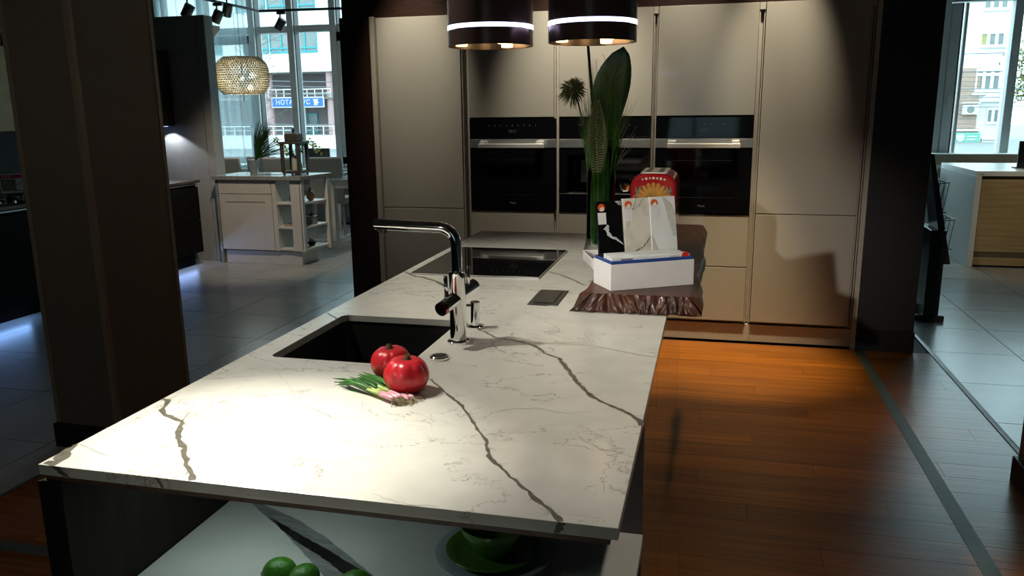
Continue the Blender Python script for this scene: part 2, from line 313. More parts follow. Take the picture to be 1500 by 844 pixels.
# ------------------------------------------------------------------ geometry helpers
class MB:
    def __init__(self): self.v = []; self.f = []; self.mi = []; self.cur = 0
    def add(self, vs, fs):
        o = len(self.v); self.v += [tuple(p) for p in vs]
        for f in fs: self.f.append([i + o for i in f]); self.mi.append(self.cur)
        return self
    def box(self, x0, x1, y0, y1, z0, z1):
        vs = [(x0, y0, z0), (x1, y0, z0), (x1, y1, z0), (x0, y1, z0), (x0, y0, z1), (x1, y0, z1), (x1, y1, z1), (x0, y1, z1)]
        return self.add(vs, [(3, 2, 1, 0), (4, 5, 6, 7), (0, 1, 5, 4), (1, 2, 6, 5), (2, 3, 7, 6), (3, 0, 4, 7)])
    def prism(self, pts, z0, z1):       # polygon in xy, ccw
        n = len(pts); vs = [(x, y, z0) for x, y in pts] + [(x, y, z1) for x, y in pts]
        return self.add(vs, [list(range(n))[::-1], list(range(n, 2 * n))] + [(i, (i + 1) % n, n + (i + 1) % n, n + i) for i in range(n)])
    def prism_y(self, pts, y0, y1):     # polygon in xz (x,z), extruded along y
        n = len(pts); vs = [(x, y0, z) for x, z in pts] + [(x, y1, z) for x, z in pts]
        return self.add(vs, [list(range(n)), list(range(n, 2 * n))[::-1]] + [((i + 1) % n, i, n + i, n + (i + 1) % n) for i in range(n)])
    def prism_x(self, pts, x0, x1):     # polygon in (y,z), extruded along x
        n = len(pts); vs = [(x0, y, z) for y, z in pts] + [(x1, y, z) for y, z in pts]
        return self.add(vs, [list(range(n))[::-1], list(range(n, 2 * n))] + [(i, (i + 1) % n, n + (i + 1) % n, n + i) for i in range(n)])
    def lathe(self, prof, c=(0, 0, 0), n=32, cap=True, fn=None):   # prof: list of (r, z)
        vs = []; fs = []; m = len(prof)
        for r, z in prof:
            for k in range(n):
                a = 2 * pi * k / n
                rr = r * (fn(a, z) if fn else 1)
                vs.append((c[0] + rr * cos(a), c[1] + rr * sin(a), c[2] + z))
        for i in range(m - 1):
            for k in range(n):
                k2 = (k + 1) % n
                fs.append((i * n + k, i * n + k2, (i + 1) * n + k2, (i + 1) * n + k))
        if cap:
            fs.append(list(range(n))[::-1]); fs.append([(m - 1) * n + k for k in range(n)])
        return self.add(vs, fs)
    def tube(self, pts, rad, n=10, cap=True):
        pts = [Vector(p) for p in pts]; m = len(pts)
        rs = rad if isinstance(rad, (list, tuple)) else [rad] * m
        vs = []; fs = []; prev = None
        for i, p in enumerate(pts):
            t = (pts[min(i + 1, m - 1)] - pts[max(i - 1, 0)]).normalized()
            if prev is None:
                a = Vector((0, 0, 1)) if abs(t.z) < 0.9 else Vector((1, 0, 0))
                x = t.cross(a).normalized()
            else:
                x = (prev - t * prev.dot(t))
                x = x.normalized() if x.length > 1e-6 else t.orthogonal().normalized()
            prev = x; y = t.cross(x)
            for k in range(n):
                a = 2 * pi * k / n
                vs.append(p + (x * cos(a) + y * sin(a)) * rs[i])
        for i in range(m - 1):
            for k in range(n):
                k2 = (k + 1) % n
                fs.append((i * n + k, i * n + k2, (i + 1) * n + k2, (i + 1) * n + k))
        if cap:
            fs.append(list(range(n))[::-1]); fs.append([(m - 1) * n + k for k in range(n)])
        return self.add(vs, fs)
    def ball(self, c, rx, ry=None, rz=None, n=16, m=10):
        ry = ry or rx; rz = rz or rx; vs = [(c[0], c[1], c[2] - rz)]; fs = []
        for i in range(1, m):
            t = pi * i / m
            for k in range(n):
                a = 2 * pi * k / n
                vs.append((c[0] + rx * sin(t) * cos(a), c[1] + ry * sin(t) * sin(a), c[2] - rz * cos(t)))
        vs.append((c[0], c[1], c[2] + rz))
        for k in range(n): fs.append((0, 1 + (k + 1) % n, 1 + k))
        for i in range(m - 2):
            for k in range(n):
                a = 1 + i * n + k; b = 1 + i * n + (k + 1) % n
                fs.append((a, b, b + n, a + n))
        t = len(vs) - 1; o = 1 + (m - 2) * n
        for k in range(n): fs.append((o + k, o + (k + 1) % n, t))
        return self.add(vs, fs)
    def ribbon(self, pts, widths, normal=(0, 0, 1), thick=0.0):
        pts = [Vector(p) for p in pts]; nn = Vector(normal); m = len(pts); vs = []
        for i, p in enumerate(pts):
            t = (pts[min(i + 1, m - 1)] - pts[max(i - 1, 0)]).normalized()
            s = t.cross(nn).normalized(); w_ = widths[i] / 2
            vs += [p - s * w_, p + s * w_]
        fs = [(2 * i, 2 * i + 1, 2 * i + 3, 2 * i + 2) for i in range(m - 1)]
        if thick:
            k = len(vs); vs += [v - nn * thick for v in vs]
            fs += [(k + 2 * i + 2, k + 2 * i + 3, k + 2 * i + 1, k + 2 * i) for i in range(m - 1)]
            fs += [(2 * i, 2 * i + 2, k + 2 * i + 2, k + 2 * i) for i in range(m - 1)]
            fs += [(2 * i + 3, 2 * i + 1, k + 2 * i + 1, k + 2 * i + 3) for i in range(m - 1)]
        return self.add(vs, fs)
    def mesh(self, name, mats, smooth=False):
        me = bpy.data.meshes.new(name); me.from_pydata(self.v, [], self.f); me.validate()
        for x in (mats if isinstance(mats, (list, tuple)) else [mats]): me.materials.append(M[x])
        if len(me.polygons) == len(self.mi):
            me.polygons.foreach_set('material_index', self.mi)
        if smooth: me.polygons.foreach_set('use_smooth', [True] * len(me.polygons))
        bm = bmesh.new(); bm.from_mesh(me); bmesh.ops.recalc_face_normals(bm, faces=bm.faces); bm.to_mesh(me); bm.free()
        me.update()
        return me
    def build(self, name, mats, parent=None, smooth=False, bevel=0.0, seg=2, loc=None, rot=None, auto=None):
        o = bpy.data.objects.new(name, self.mesh(name, mats, smooth or auto)); COL.objects.link(o)
        if parent: o.parent = parent
        if loc: o.location = loc
        if rot: o.rotation_euler = rot
        if bevel:
            b = o.modifiers.new('bevel', 'BEVEL'); b.width = bevel; b.segments = seg; b.limit_method = 'ANGLE'; b.angle_limit = radians(40)
        if auto:
            for p in o.data.polygons: p.use_smooth = True
            try: o.data.set_sharp_from_angle(angle=radians(auto))
            except Exception: pass
        return o


def tag(o, label=None, cat=None, group=None, kind=None):
    if label: o['label'] = label
    if cat: o['category'] = cat
    if group: o['group'] = group
    if kind: o['kind'] = kind
    return o


def thing(name, label, cat, loc=(0, 0, 0), rot=0.0, group=None):
    o = bpy.data.objects.new(name, None); COL.objects.link(o); o.location = loc; o.rotation_euler = (0, 0, rot)
    return tag(o, label, cat, group)


def copy_tree(o, parent=None):
    c = o.copy(); COL.objects.link(c)
    if parent: c.parent = parent
    for ch in list(o.children): copy_tree(ch, c)
    return c


def struct(o, label=None): return tag(o, label, None, None, 'structure')


def lettering(body, size, material, parent, loc, rot=(pi / 2, 0, 0), name='lettering', extrude=0.0, align='CENTER', space=1.0):
    c = bpy.data.curves.new(name, 'FONT'); c.body = body; c.size = size; c.align_x = align; c.align_y = 'CENTER'; c.extrude = extrude
    c.space_character = space
    c.materials.append(M[material])
    tmp = bpy.data.objects.new(name, c); COL.objects.link(tmp)
    me = bpy.data.meshes.new_from_object(tmp.evaluated_get(bpy.context.evaluated_depsgraph_get()))
    bpy.data.objects.remove(tmp)
    o = bpy.data.objects.new(name, me); COL.objects.link(o); o.parent = parent; o.location = loc; o.rotation_euler = rot
    return o


def disc(mb, c, r, axis='y', n=20, t=0.001):
    vs = []
    for s in (0, 1):
        for k in range(n):
            a = 2 * pi * k / n
            d = {'y': (r * cos(a), -t * s, r * sin(a)), 'z': (r * cos(a), r * sin(a), t * s), 'x': (t * s, r * cos(a), r * sin(a))}[axis]
            vs.append((c[0] + d[0], c[1] + d[1], c[2] + d[2]))
    return mb.add(vs, [list(range(n)), list(range(n, 2 * n))] + [(k, (k + 1) % n, n + (k + 1) % n, n + k) for k in range(n)])


# ================================================================== ROOM SHELL
CT = 0.92
floor = struct(MB().box(-8.3, 5.0, -5.3, 10.6, -0.12, -0.006).build('floor', 'grout'), 'showroom floor of red brown planks between grey tiles')
# wood planks between the tile fields
plank_mesh = {}
PW = 0.1425
row = 0
y = 5.31 - PW * 37
while y < 5.30:
    x = -2.765; k = 0
    off = (row * 0.53) % 1.3
    cuts = [-2.765]; xx = -2.765 + 0.25 + off
    while xx < 1.30: cuts.append(xx); xx += 1.25
    cuts.append(1.375)
    for a, b in zip(cuts[:-1], cuts[1:]):
        ln = round(b - a, 3)
        if ln < 0.01: continue
        if ln not in plank_mesh:
            plank_mesh[ln] = MB().box(0.0007, ln - 0.0007, 0.0007, PW - 0.0007, -0.006, 0.0).mesh('plank', 'plank')
        o = bpy.data.objects.new('plank', plank_mesh[ln]); COL.objects.link(o); o.parent = floor; o.location = (a, y, 0)
    y += PW; row += 1
tile_mesh = {}
def tiles(xs, ys):
    for xa, xb in zip(xs[:-1], xs[1:]):
        for ya, yb in zip(ys[:-1], ys[1:]):
            key = (round(xb - xa, 3), round(yb - ya, 3))
            if key not in tile_mesh:
                tile_mesh[key] = MB().box(0.0026, key[0] - 0.0026, 0.0026, key[1] - 0.0026, -0.006, 0.0).mesh('floor_tile', 'tile')
            o = bpy.data.objects.new('floor_tile', tile_mesh[key]); COL.objects.link(o); o.parent = floor; o.location = (xa, ya, 0)
GY = [4.763 + 0.6085 * k for k in range(-7, 10)]
tiles([1.405, 1.887, 2.495, 3.103, 3.711, 4.32, 4.95], GY)
tiles([-7.26 + 0.6085 * k for k in range(0, 8)] + [-2.79], GY[3:])
tiles([-2.79, -2.40, -1.79, -1.18], [6.0, 6.59, 7.197, 7.805, 8.414, 9.02, 9.63, 10.24])
struct(MB().prism_y([(1.375, -0.006), (1.405, -0.006), (1.403, 0.004), (1.390, 0.008), (1.377, 0.004)], 0.1, 6.4).build('trim_1', 'metal_strip'), 'metal threshold strip between planks and grey tiles beside black column')
struct(MB().prism_y([(-2.79, -0.006), (-2.765, -0.006), (-2.766, 0.003), (-2.777, 0.006), (-2.788, 0.003)], 0.1, 5.9).build('trim_2', 'metal_strip'), 'metal threshold strip between planks and tiles near taupe pillar')
struct(MB().box(-8.3, 5.0, -5.3, 10.7, 3.4, 3.5).build('ceiling', 'ceiling'), 'dim ceiling above the showroom')
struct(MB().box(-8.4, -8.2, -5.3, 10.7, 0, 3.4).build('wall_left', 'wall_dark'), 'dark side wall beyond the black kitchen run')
struct(MB().box(5.0, 5.15, -5.3, 10.7, 0, 3.4).build('wall_right', 'wall'), 'grey side wall beyond the oak counter')
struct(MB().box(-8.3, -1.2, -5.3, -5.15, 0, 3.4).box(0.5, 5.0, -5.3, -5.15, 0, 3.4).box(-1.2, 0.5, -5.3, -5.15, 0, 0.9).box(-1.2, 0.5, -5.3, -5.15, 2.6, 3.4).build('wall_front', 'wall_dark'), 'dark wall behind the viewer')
WB = MB()
WB.box(-8.3, -7.75, 10.45, 10.65, 0, 3.4).box(-7.75, -2.95, 10.45, 10.65, 0, 0.72).box(-7.75, -2.95, 10.45, 10.65, 3.3, 3.4)
WB.box(-2.95, 0.90, 10.45, 10.65, 0, 3.4).box(0.90, 4.75, 10.45, 10.65, 0, 0.80).box(0.90, 4.75, 10.45, 10.65, 3.3, 3.4).box(4.75, 5.0, 10.45, 10.65, 0, 3.4)
struct(WB.build('wall_back', 'wall'), 'grey window wall at the far end')

# dark timber housing round the tall units
struct(MB().box(-2.515, -2.296, 5.31, 5.98, 0, 2.15).build('wall_jamb', 'wood_jamb', bevel=0.002), 'dark red brown wood jamb beside the tall units')
struct(MB().box(0.938, 1.272, 5.312, 5.98, 0, 3.4).build('column', 'wood_black', bevel=0.002), 'black wood clad column beside the tall units')
struct(MB().box(0.936, 1.278, 5.298, 5.99, 0, 0.135).build('baseboard_right', 'base_black', bevel=0.003), 'black skirting round the foot of the black column')
struct(MB().box(-2.515, 0.938, 5.36, 5.98, 2.15, 3.4).build('lintel', 'wood_jamb'), 'dark wood panel above the tall units')
struct(MB().box(-2.515, 0.938, 5.94, 5.98, 0, 2.15).build('wall_backing', 'wood_jamb'), 'dark backing panel behind the tall units')

# taupe pillars
p = struct(MB().box(-2.93, -2.593, 2.93, 3.435, 0, 3.4).build('pillar', 'pillar', bevel=0.004), 'taupe plastered pillar standing by the worktop corner')
for (x, y) in ((-2.93, 2.93), (-2.593, 2.93), (-2.593, 3.435)):
    MB().prism([(x - 0.022, y - 0.003), (x + 0.003, y - 0.003), (x + 0.003, y + 0.022), (x - 0.022, y + 0.022)] if x > -2.9 else
               [(x - 0.003, y - 0.003), (x + 0.022, y - 0.003), (x + 0.022, y + 0.022), (x - 0.003, y + 0.022)], 0.12, 3.4).build('corner_profile', 'pillar_trim', p)
MB().box(-2.945, -2.578, 2.915, 3.45, 0, 0.115).build('skirting', 'base_black', p, bevel=0.004)
p2 = struct(MB().box(1.268, 1.75, 2.95, 3.465, 0, 3.4).build('pillar', 'pillar', bevel=0.004), 'dark pillar standing at the metal threshold strip')
MB().box(1.252, 1.766, 2.934, 3.481, 0, 0.11).build('skirting', 'base_black', p2, bevel=0.004)

# partition behind the black kitchen run
pier = struct(MB().box(-5.72, -5.055, 7.41, 7.55, 0, 2.484).build('wall_partition', 'wall', bevel=0.004), 'grey partition wall end lit by an under cabinet lamp')
MB().box(-5.055, -4.96, 7.395, 7.55, 0.0, 2.484).build('end_post', 'wall', pier, bevel=0.01)
MB().box(-4.97, -4.945, 7.385, 7.56, 0, 0.07).build('skirting', 'upholstery_dark', pier)
struct(MB().box(-5.80, -5.67, 3.4, 7.55, 0, 2.18).build('wall_splashback', 'base_black'), 'black splashback wall behind the black kitchen run')


# windows -------------------------------------------------------------------
def window(name, xs, z0, z1, zt, label, doors=()):
    yy = 10.42
    fr = MB()
    fr.box(xs[0], xs[-1], yy, yy + 0.13, z1 - 0.06, z1).box(xs[0], xs[-1], yy, yy + 0.13, z0, z0 + 0.06)
    root = struct(fr.build(name, 'frame', bevel=0.004), label)
    for i, x in enumerate(xs):
        MB().box(x - 0.045, x + 0.045, yy - 0.04, yy + 0.15, z0, z1).build('mullion', 'frame', root, bevel=0.004)
        MB().box(x + 0.045, x + 0.055, yy + 0.0, yy + 0.12, z0 + 0.06, z1 - 0.06).build('gasket', 'gasket', root)
    for a, b in zip(xs[:-1], xs[1:]):
        MB().box(a + 0.05, b - 0.05, yy - 0.005, yy + 0.13, zt - 0.045, zt + 0.045).build('transom', 'frame', root, bevel=0.004)
        for za, zb in ((z0 + 0.06, zt - 0.045), (zt + 0.045, z1 - 0.06)):
            MB().box(a + 0.05, b - 0.05, yy + 0.07, yy + 0.076, za, zb).build('pane', 'pane', root)
    return root
w1 = window('window_1', [-7.70, -7.02, -6.24, -5.65, -5.02, -4.4, -3.7, -3.0], 0.74, 3.3, 2.64, 'tall grey framed shop window behind the dining corner')
MB().box(-7.7, -4.4, 10.20, 10.45, 0.72, 0.76).build('window_sill', 'white_paint', w1, bevel=0.006)
# opening sash with own frame behind the curtain, and the dark edge of the last sash
for (a, b) in ((-6.97, -6.29), (-5.0, -4.45)):
    s = MB(); s.box(a, a + 0.09, 10.40, 10.47, 0.82, 2.58).box(b - 0.09, b, 10.40, 10.47, 0.82, 2.58).box(a, b, 10.40, 10.47, 2.46, 2.58).box(a, b, 10.40, 10.47, 0.82, 0.92)
    s.build('sash', 'frame', w1, bevel=0.004)
w2 = window('window_2', [0.95, 1.75, 2.50, 3.235, 3.95, 4.7], 0.80, 3.3, 2.70, 'tall grey framed shop window behind the oak counter')
s = MB(); s.box(2.56, 2.66, 10.39, 10.47, 0.95, 2.64).box(2.70, 2.73, 10.40, 10.47, 0.95, 2.64)
s.build('sash', 'frame', w2, bevel=0.004)
MB().box(2.662, 2.678, 10.40, 10.46, 0.95, 2.64).build('gasket', 'gasket', w2)
MB().tube([(2.60, 10.37, 1.62), (2.60, 10.35, 1.62), (2.60, 10.35, 1.48)], 0.011, 8).build('handle', 'white_paint', w2)
MB().box(2.45, 3.40, 10.10, 10.36, 0.862, 0.975).build('window_sill', 'ledge', w2, bevel=0.006)
MB().box(2.45, 3.39, 10.10, 10.36, 0.9755, 0.985).build('sill_cover', 'white_paint', w2)
MB().box(2.35, 2.58, 10.2, 10.44, 0.66, 0.69).build('lower_sill', 'white_paint', w2)

w3 = struct(MB().box(-1.2, 0.5, -5.28, -5.18, 0.9, 0.96).box(-1.2, 0.5, -5.28, -5.18, 2.54, 2.6).build('window_3', 'frame'), 'shop window behind the viewer')
for x in (-1.17, -0.35, 0.47): MB().box(x - 0.03, x + 0.03, -5.28, -5.18, 0.96, 2.54).build('mullion', 'frame', w3)
for a, b in ((-1.14, -0.38), (-0.32, 0.44)): MB().box(a, b, -5.235, -5.229, 0.96, 2.54).build('pane', 'tinted_pane', w3)

# sheer curtain
cv = MB(); nx = 120; pts = []
for i in range(nx + 1):
    t = i / nx; x = -7.62 + 1.42 * t
    pts.append((x, 10.22 + 0.035 * sin(t * 62) + 0.012 * sin(t * 141)))
vs = []; fs = []
for zz in (0.78, 1.6, 2.5, 3.28):
    for (x, y) in pts: vs.append((x, y + 0.01 * sin(zz * 3 + x * 5), zz))
for j in range(3):
    for i in range(nx):
        a = j * (nx + 1) + i; fs.append((a, a + 1, a + nx + 2, a + nx + 1))
cv.add(vs, fs)
tag(cv.build('sheer_curtain', 'sheer', smooth=True), 'sheer pale blue grey curtain hanging in the dining corner window', 'curtain')


# ================================================================== TALL UNITS
Y0 = 5.31
COLS = [(-2.245, -1.655), (-1.600, -1.020), (-0.985, -0.388), (-0.354, 0.244), (0.284, 0.880)]
def door(parent, x0, x1, z0, z1, name='door'):
    return MB().box(x0, x1, Y0, Y0 + 0.022, z0, z1).build(name, 'lacquer', parent, bevel=0.0015)
labels = ['full height greige cabinet beside the dark red wood jamb', 'greige tall unit around the oven closest to the wood jamb',
          'greige tall unit around the built-in coffee machine', 'greige tall unit around the oven next to the widest door',
          'full height greige cabinet beside the black column']
units = []
for i, (a, b) in enumerate(COLS):
    t = thing('tall_cabinet', labels[i], 'cabinet', ((a + b) / 2, Y0, 0), 0, 'greige tall kitchen units'); units.append(t)
    off = -(a + b) / 2
    def put(o): o.parent = t; o.matrix_parent_inverse = Matrix.Translation((off, -Y0, 0)); return o
    for z0, z1 in (((0.14, 2.145),) if i in (0, 4) else ((0.14, 0.850), (1.474, 2.145))):
        put(MB().box(a, b, Y0 + 0.024, 5.92, z0, z1).build('carcass', 'channel'))
    xn = COLS[i + 1][0] if i < 4 else 0.908
    put(MB().box(a, xn - 0.001, Y0 + 0.020, Y0 + 0.06, 0.012, 0.128).build('plinth', 'lacquer_edge', bevel=0.001))
    if i in (0, 4):
        put(door(None, a, b, 0.152, 0.857)); put(door(None, a, b, 0.863, 2.14))
    else:
        put(door(None, a, b, 0.152, 0.508, 'drawer')); put(door(None, a, b, 0.514, 0.850, 'drawer')); put(door(None, a, b, 1.476, 2.14))
    if i == 0:
        put(MB().box(-2.294, -2.262, Y0 - 0.002, 5.93, 0, 2.15).build('side_panel', 'lacquer_edge', bevel=0.001))
        put(MB().box(-2.262, -2.247, Y0 + 0.012, 5.5, 0.13, 2.13).build('handle_channel', 'channel'))
    if i == 4:
        put(MB().box(0.908, 0.936, Y0 - 0.002, 5.93, 0, 2.15).build('side_panel', 'lacquer_edge', bevel=0.001))
    # vertical recessed handle channel at the unit's far edge
    x1 = COLS[i + 1][0] if i < 4 else 0.908
    put(MB().box(b + 0.002, b + 0.010, Y0 + 0.012, Y0 + 0.05, 0.14, 2.10).build('handle_profile', 'lacquer_edge'))
    put(MB().box(b + 0.011, x1 - 0.011, Y0 + 0.045, Y0 + 0.05, 0.14, 2.10).build('channel_back', 'lacquer_edge'))
    put(MB().box(x1 - 0.010, x1 - 0.004, Y0 + 0.016, Y0 + 0.05, 0.14, 2.10).build('handle_profile', 'lacquer_edge'))
    put(MB().box(b + 0.002, x1 - 0.004, Y0 + 0.004, Y0 + 0.05, 2.10, 2.142).build('profile_cap', 'lacquer_edge'))


def oven(x0, x1, label, coffee=False):
    t = thing('coffee_machine' if coffee else 'oven', label, 'coffee machine' if coffee else 'oven', ((x0 + x1) / 2, Y0, 0.856),
              0, None if coffee else 'black built-in ovens')
    w_ = x1 - x0; h = w_ / 2
    # local coords: x -h..h, y 0 = front, z 0..0.612
    MB().box(-h, h, -0.006, 0.02, 0.478, 0.610).build('control_panel', 'black_gloss', t, bevel=0.001)
    b = MB().box(-h, h, -0.010, 0.02, 0.420, 0.476); b.build('steel_band', 'steel', t, bevel=0.0015)
    if not coffee:
        MB().box(-h, h, -0.006, 0.02, 0.004, 0.418).build('oven_door', 'black_gloss', t, bevel=0.001)
        d = t.children[-1]
        a0, a1, z0, z1 = -0.185, 0.185, 0.105, 0.338
        MB().box(a0, a1, -0.0072, -0.006, z1, z1 + 0.004).build('window_line', 'dark_steel', d)
        MB().box(a0, a1, -0.0072, -0.006, z0 - 0.004, z0).build('window_line', 'dark_steel', d)
        hd = MB().box(-0.225, 0.225, -0.062, -0.044, 0.419, 0.449).build('handle', 'steel_bright', t, bevel=0.004)
        for s in (-1, 1):
            MB().box(s * 0.195 - 0.024, s * 0.195 + 0.024, -0.046, -0.009, 0.440, 0.466).build('handle_mount', 'steel_bright', hd, bevel=0.003)
        lettering('Miele', 0.022, 'text_grey', d, (0, -0.0075, 0.050))
        lettering('12:11', 0.026, 'text_grey', t.children[0], (0, -0.0075, 0.528))
    else:
        fr = MB().box(-h, h, -0.006, 0.02, 0.004, 0.118).box(-h, h, -0.006, 0.02, 0.372, 0.418).box(-h, -0.245, -0.006, 0.02, 0.118, 0.372).box(0.245, h, -0.006, 0.02, 0.118, 0.372)
        fr.build('front_frame', 'black_gloss', t, bevel=0.001)
        MB().box(-0.245, 0.245, 0.16, 0.17, 0.118, 0.372).build('niche_back', 'black_gloss', t)
        MB().box(-0.245, 0.245, -0.004, 0.16, 0.112, 0.122).build('drip_tray', 'dark_steel', t, bevel=0.002)
        MB().box(-h, h, -0.0075, 0.0, 0.116, 0.120).build('tray_trim', 'steel', t)
        MB().box(-0.16, -0.07, 0.03, 0.12, 0.19, 0.34).lathe([(0.010, 0.15), (0.012, 0.19)], (-0.115, 0.075, 0), 10).build('spout', 'dark_steel', t, bevel=0.006)
    for k in range(9):
        dots = MB(); disc(dots, (-0.16 + 0.04 * k, -0.0062, 0.566), 0.0035, 'y', 8, 0.001)
        dots.build('touch_key', 'text_grey', t.children[0])
    return t
oven(-1.598, -1.004, 'black glass oven with steel bar handle, close to the wood jamb')
oven(-0.355, 0.245, 'black glass oven with steel bar handle, beside the toaster')
cm = oven(-0.983, -0.388, 'black built-in coffee machine half hidden by the tall leaves', True)
cup = thing('milk_jug', 'small shiny steel jug standing in the coffee machine niche', 'jug', (-0.545, 5.35, 0.9785))
MB().lathe([(0.018, 0), (0.026, 0.003), (0.036, 0.018), (0.050, 0.055), (0.052, 0.066), (0.049, 0.066), (0.034, 0.022), (0.001, 0.010)], n=24, cap=False).build('bowl', 'chrome', cup, smooth=True)
MB().tube([(0.048, 0, 0.06), (0.072, 0, 0.055), (0.072, 0, 0.03), (0.040, 0, 0.02)], 0.005, 8).build('handle', 'chrome', cup, smooth=True)

# ================================================================== ISLAND
isl = thing('kitchen_island', 'dark island cabinet under the white worktop with glossy side fronts', 'cabinet', (-0.63, 2.5, 0))
def onisl(o): o.parent = isl; o.location = (o.location.x + 0.63, o.location.y - 2.5, o.location.z); return o
PY = 1.64
onisl(MB().box(-1.150, -1.108, 1.095, 3.90, 0.0, 0.880).build('gable', 'dark_panel', bevel=0.001))
onisl(MB().box(-1.152, -1.147, 1.090, 1.095, 0.0, 0.880).build('edge_band', 'dark_panel'))
onisl(MB().box(-1.108, -0.118, PY, PY + 0.022, 0.0, 0.880).build('back_panel', 'purple_panel', bevel=0.001))
onisl(MB().box(-1.108, -0.140, PY + 0.022, 1.72, 0.10, 0.880).box(-1.108, -0.140, 2.20, 3.88, 0.10, 0.880).box(-1.108, -0.140, 1.72, 2.20, 0.10, 0.66).build('carcass', 'dark_panel'))
onisl(MB().box(-1.10, -0.150, PY + 0.03, 3.86, 0.0, 0.10).build('plinth', 'lacquer_edge'))
ys = [PY + 0.024, 2.07, 2.72, 3.20, 3.63, 3.905]
for a, b in zip(ys[:-1], ys[1:]):
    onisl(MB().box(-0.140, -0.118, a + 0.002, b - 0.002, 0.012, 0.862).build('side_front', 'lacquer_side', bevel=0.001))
sub = MB()
for (a, b, c, d) in ((-1.140, -0.125, 1.098, 1.735), (-1.140, -0.125, 2.184, 3.905), (-1.140, -1.075, 1.735, 2.184), (-0.690, -0.125, 1.735, 2.184)):
    sub.box(a, b, c, d, 0.8805, 0.8995)
onisl(sub.build('sub_top', 'dark_wood'))
# niche shelf with broad vein
shelf = onisl(MB().box(-1.107, -0.114, 0.70, PY - 0.001, 0.575, 0.600).build('shelf', 'shelf_quartz', bevel=0.002))
vn = MB(); n = 26
def lerp(a, b, t): return a + (b - a) * t
def band(mb, la, lb, z, jag=0.004, n=30):
    A = []; B = []
    def ev(l, t):
        t *= len(l) - 1; i = min(int(t), len(l) - 2); f = t - i
        return (lerp(l[i][0], l[i + 1][0], f), lerp(l[i][1], l[i + 1][1], f))
    for i in range(n + 1):
        a = ev(la, i / n); b = ev(lb, i / n)
        A.append((a[0] + random.uniform(-jag, jag), a[1], z)); B.append((b[0] + random.uniform(-jag, jag), b[1], z))
    mb.add(A + B, [(i, i + 1, n + 2 + i, n + 1 + i) for i in range(n)])
VL = [(-1.052, 1.583), (-0.975, 1.528), (-0.882, 1.458), (-0.79, 1.382), (-0.739, 1.337), (-0.187, 0.85)]
VR = [(-1.021, 1.583), (-0.895, 1.53), (-0.784, 1.465), (-0.639, 1.359), (0.057, 0.85)]
VC0 = [(-0.961, 1.519), (-0.883, 1.461), (-0.81, 1.419), (-0.742, 1.379), (-0.69, 1.344), (0.044, 0.85)]
VC1 = [(-0.976, 1.53), (-0.866, 1.475), (-0.762, 1.421), (-0.667, 1.37), (0.302, 0.85)]
band(vn, VL, VR, 0.6004, 0.003); vn.build('vein', 'shelf_vein', shelf)
vc = MB(); band(vc, VC0, VC1, 0.6008, 0.004); vc.build('vein_core', 'shelf_vein_core', shelf)

onisl(MB().box(-1.06, -0.70, 1.30, 1.32, 0.8735, 0.8803).build('led_strip', 'dim_led'))
area('under_worktop_led', (-0.88, 1.31, 0.872), (-0.88, 1.31, 0.0), 0.34, 0.02, 0.40, (0.80, 1.0, 0.92))

# worktop with sink cut-out
SX0, SX1, SY0, SY1 = -1.066, -0.697, 1.742, 2.176
X0, X1, YA, YB = -1.133, -0.111, 1.078, 3.922
def rrect(x0, x1, y0, y1, r, n=5):
    pts = []
    for cx, cy, a0 in ((x1 - r, y1 - r, 0), (x0 + r, y1 - r, 90), (x0 + r, y0 + r, 180), (x1 - r, y0 + r, 270)):
        for k in range(n + 1):
            a = radians(a0 + 90 * k / n); pts.append((cx + r * cos(a), cy + r * sin(a)))
    return pts
wt = thing('worktop', 'long white quartz worktop with grey veins covering the island', 'worktop', (-0.62, 2.5, 0.90))
def onwt(o): o.parent = wt; o.location = (o.location.x + 0.62, o.location.y - 2.5, o.location.z - 0.90); return o
bm = bmesh.new()
outer = [(X0, YA), (X1, YA), (X1, YB), (X0, YB)]
inner = rrect(SX0, SX1, SY0, SY1, 0.022)
def loop(pts, z): 
    v = [bm.verts.new((x, y, z)) for x, y in pts]; e = [bm.edges.new((v[i], v[(i + 1) % len(v)])) for i in range(len(v))]; return v, e
for z in (0.90, 0.92):
    vo, eo = loop(outer, z); vi, ei = loop(inner, z)
    bmesh.ops.triangle_fill(bm, use_beauty=True, edges=eo + ei)
    if z == 0.90: lo, li = vo, vi
for A, B in ((lo, vo), (li, vi)):
    for i in range(len(A)): bm.faces.new((A[i], A[(i + 1) % len(A)], B[(i + 1) % len(A)], B[i]))
bmesh.ops.recalc_face_normals(bm, faces=bm.faces)
me = bpy.data.meshes.new('slab'); bm.to_mesh(me); bm.free(); me.materials.append(M['quartz'])
o = bpy.data.objects.new('slab', me); COL.objects.link(o); onwt(o)
b_ = o.modifiers.new('bevel', 'BEVEL'); b_.width = 0.0012; b_.segments = 2; b_.limit_method = 'ANGLE'; b_.angle_limit = radians(60)

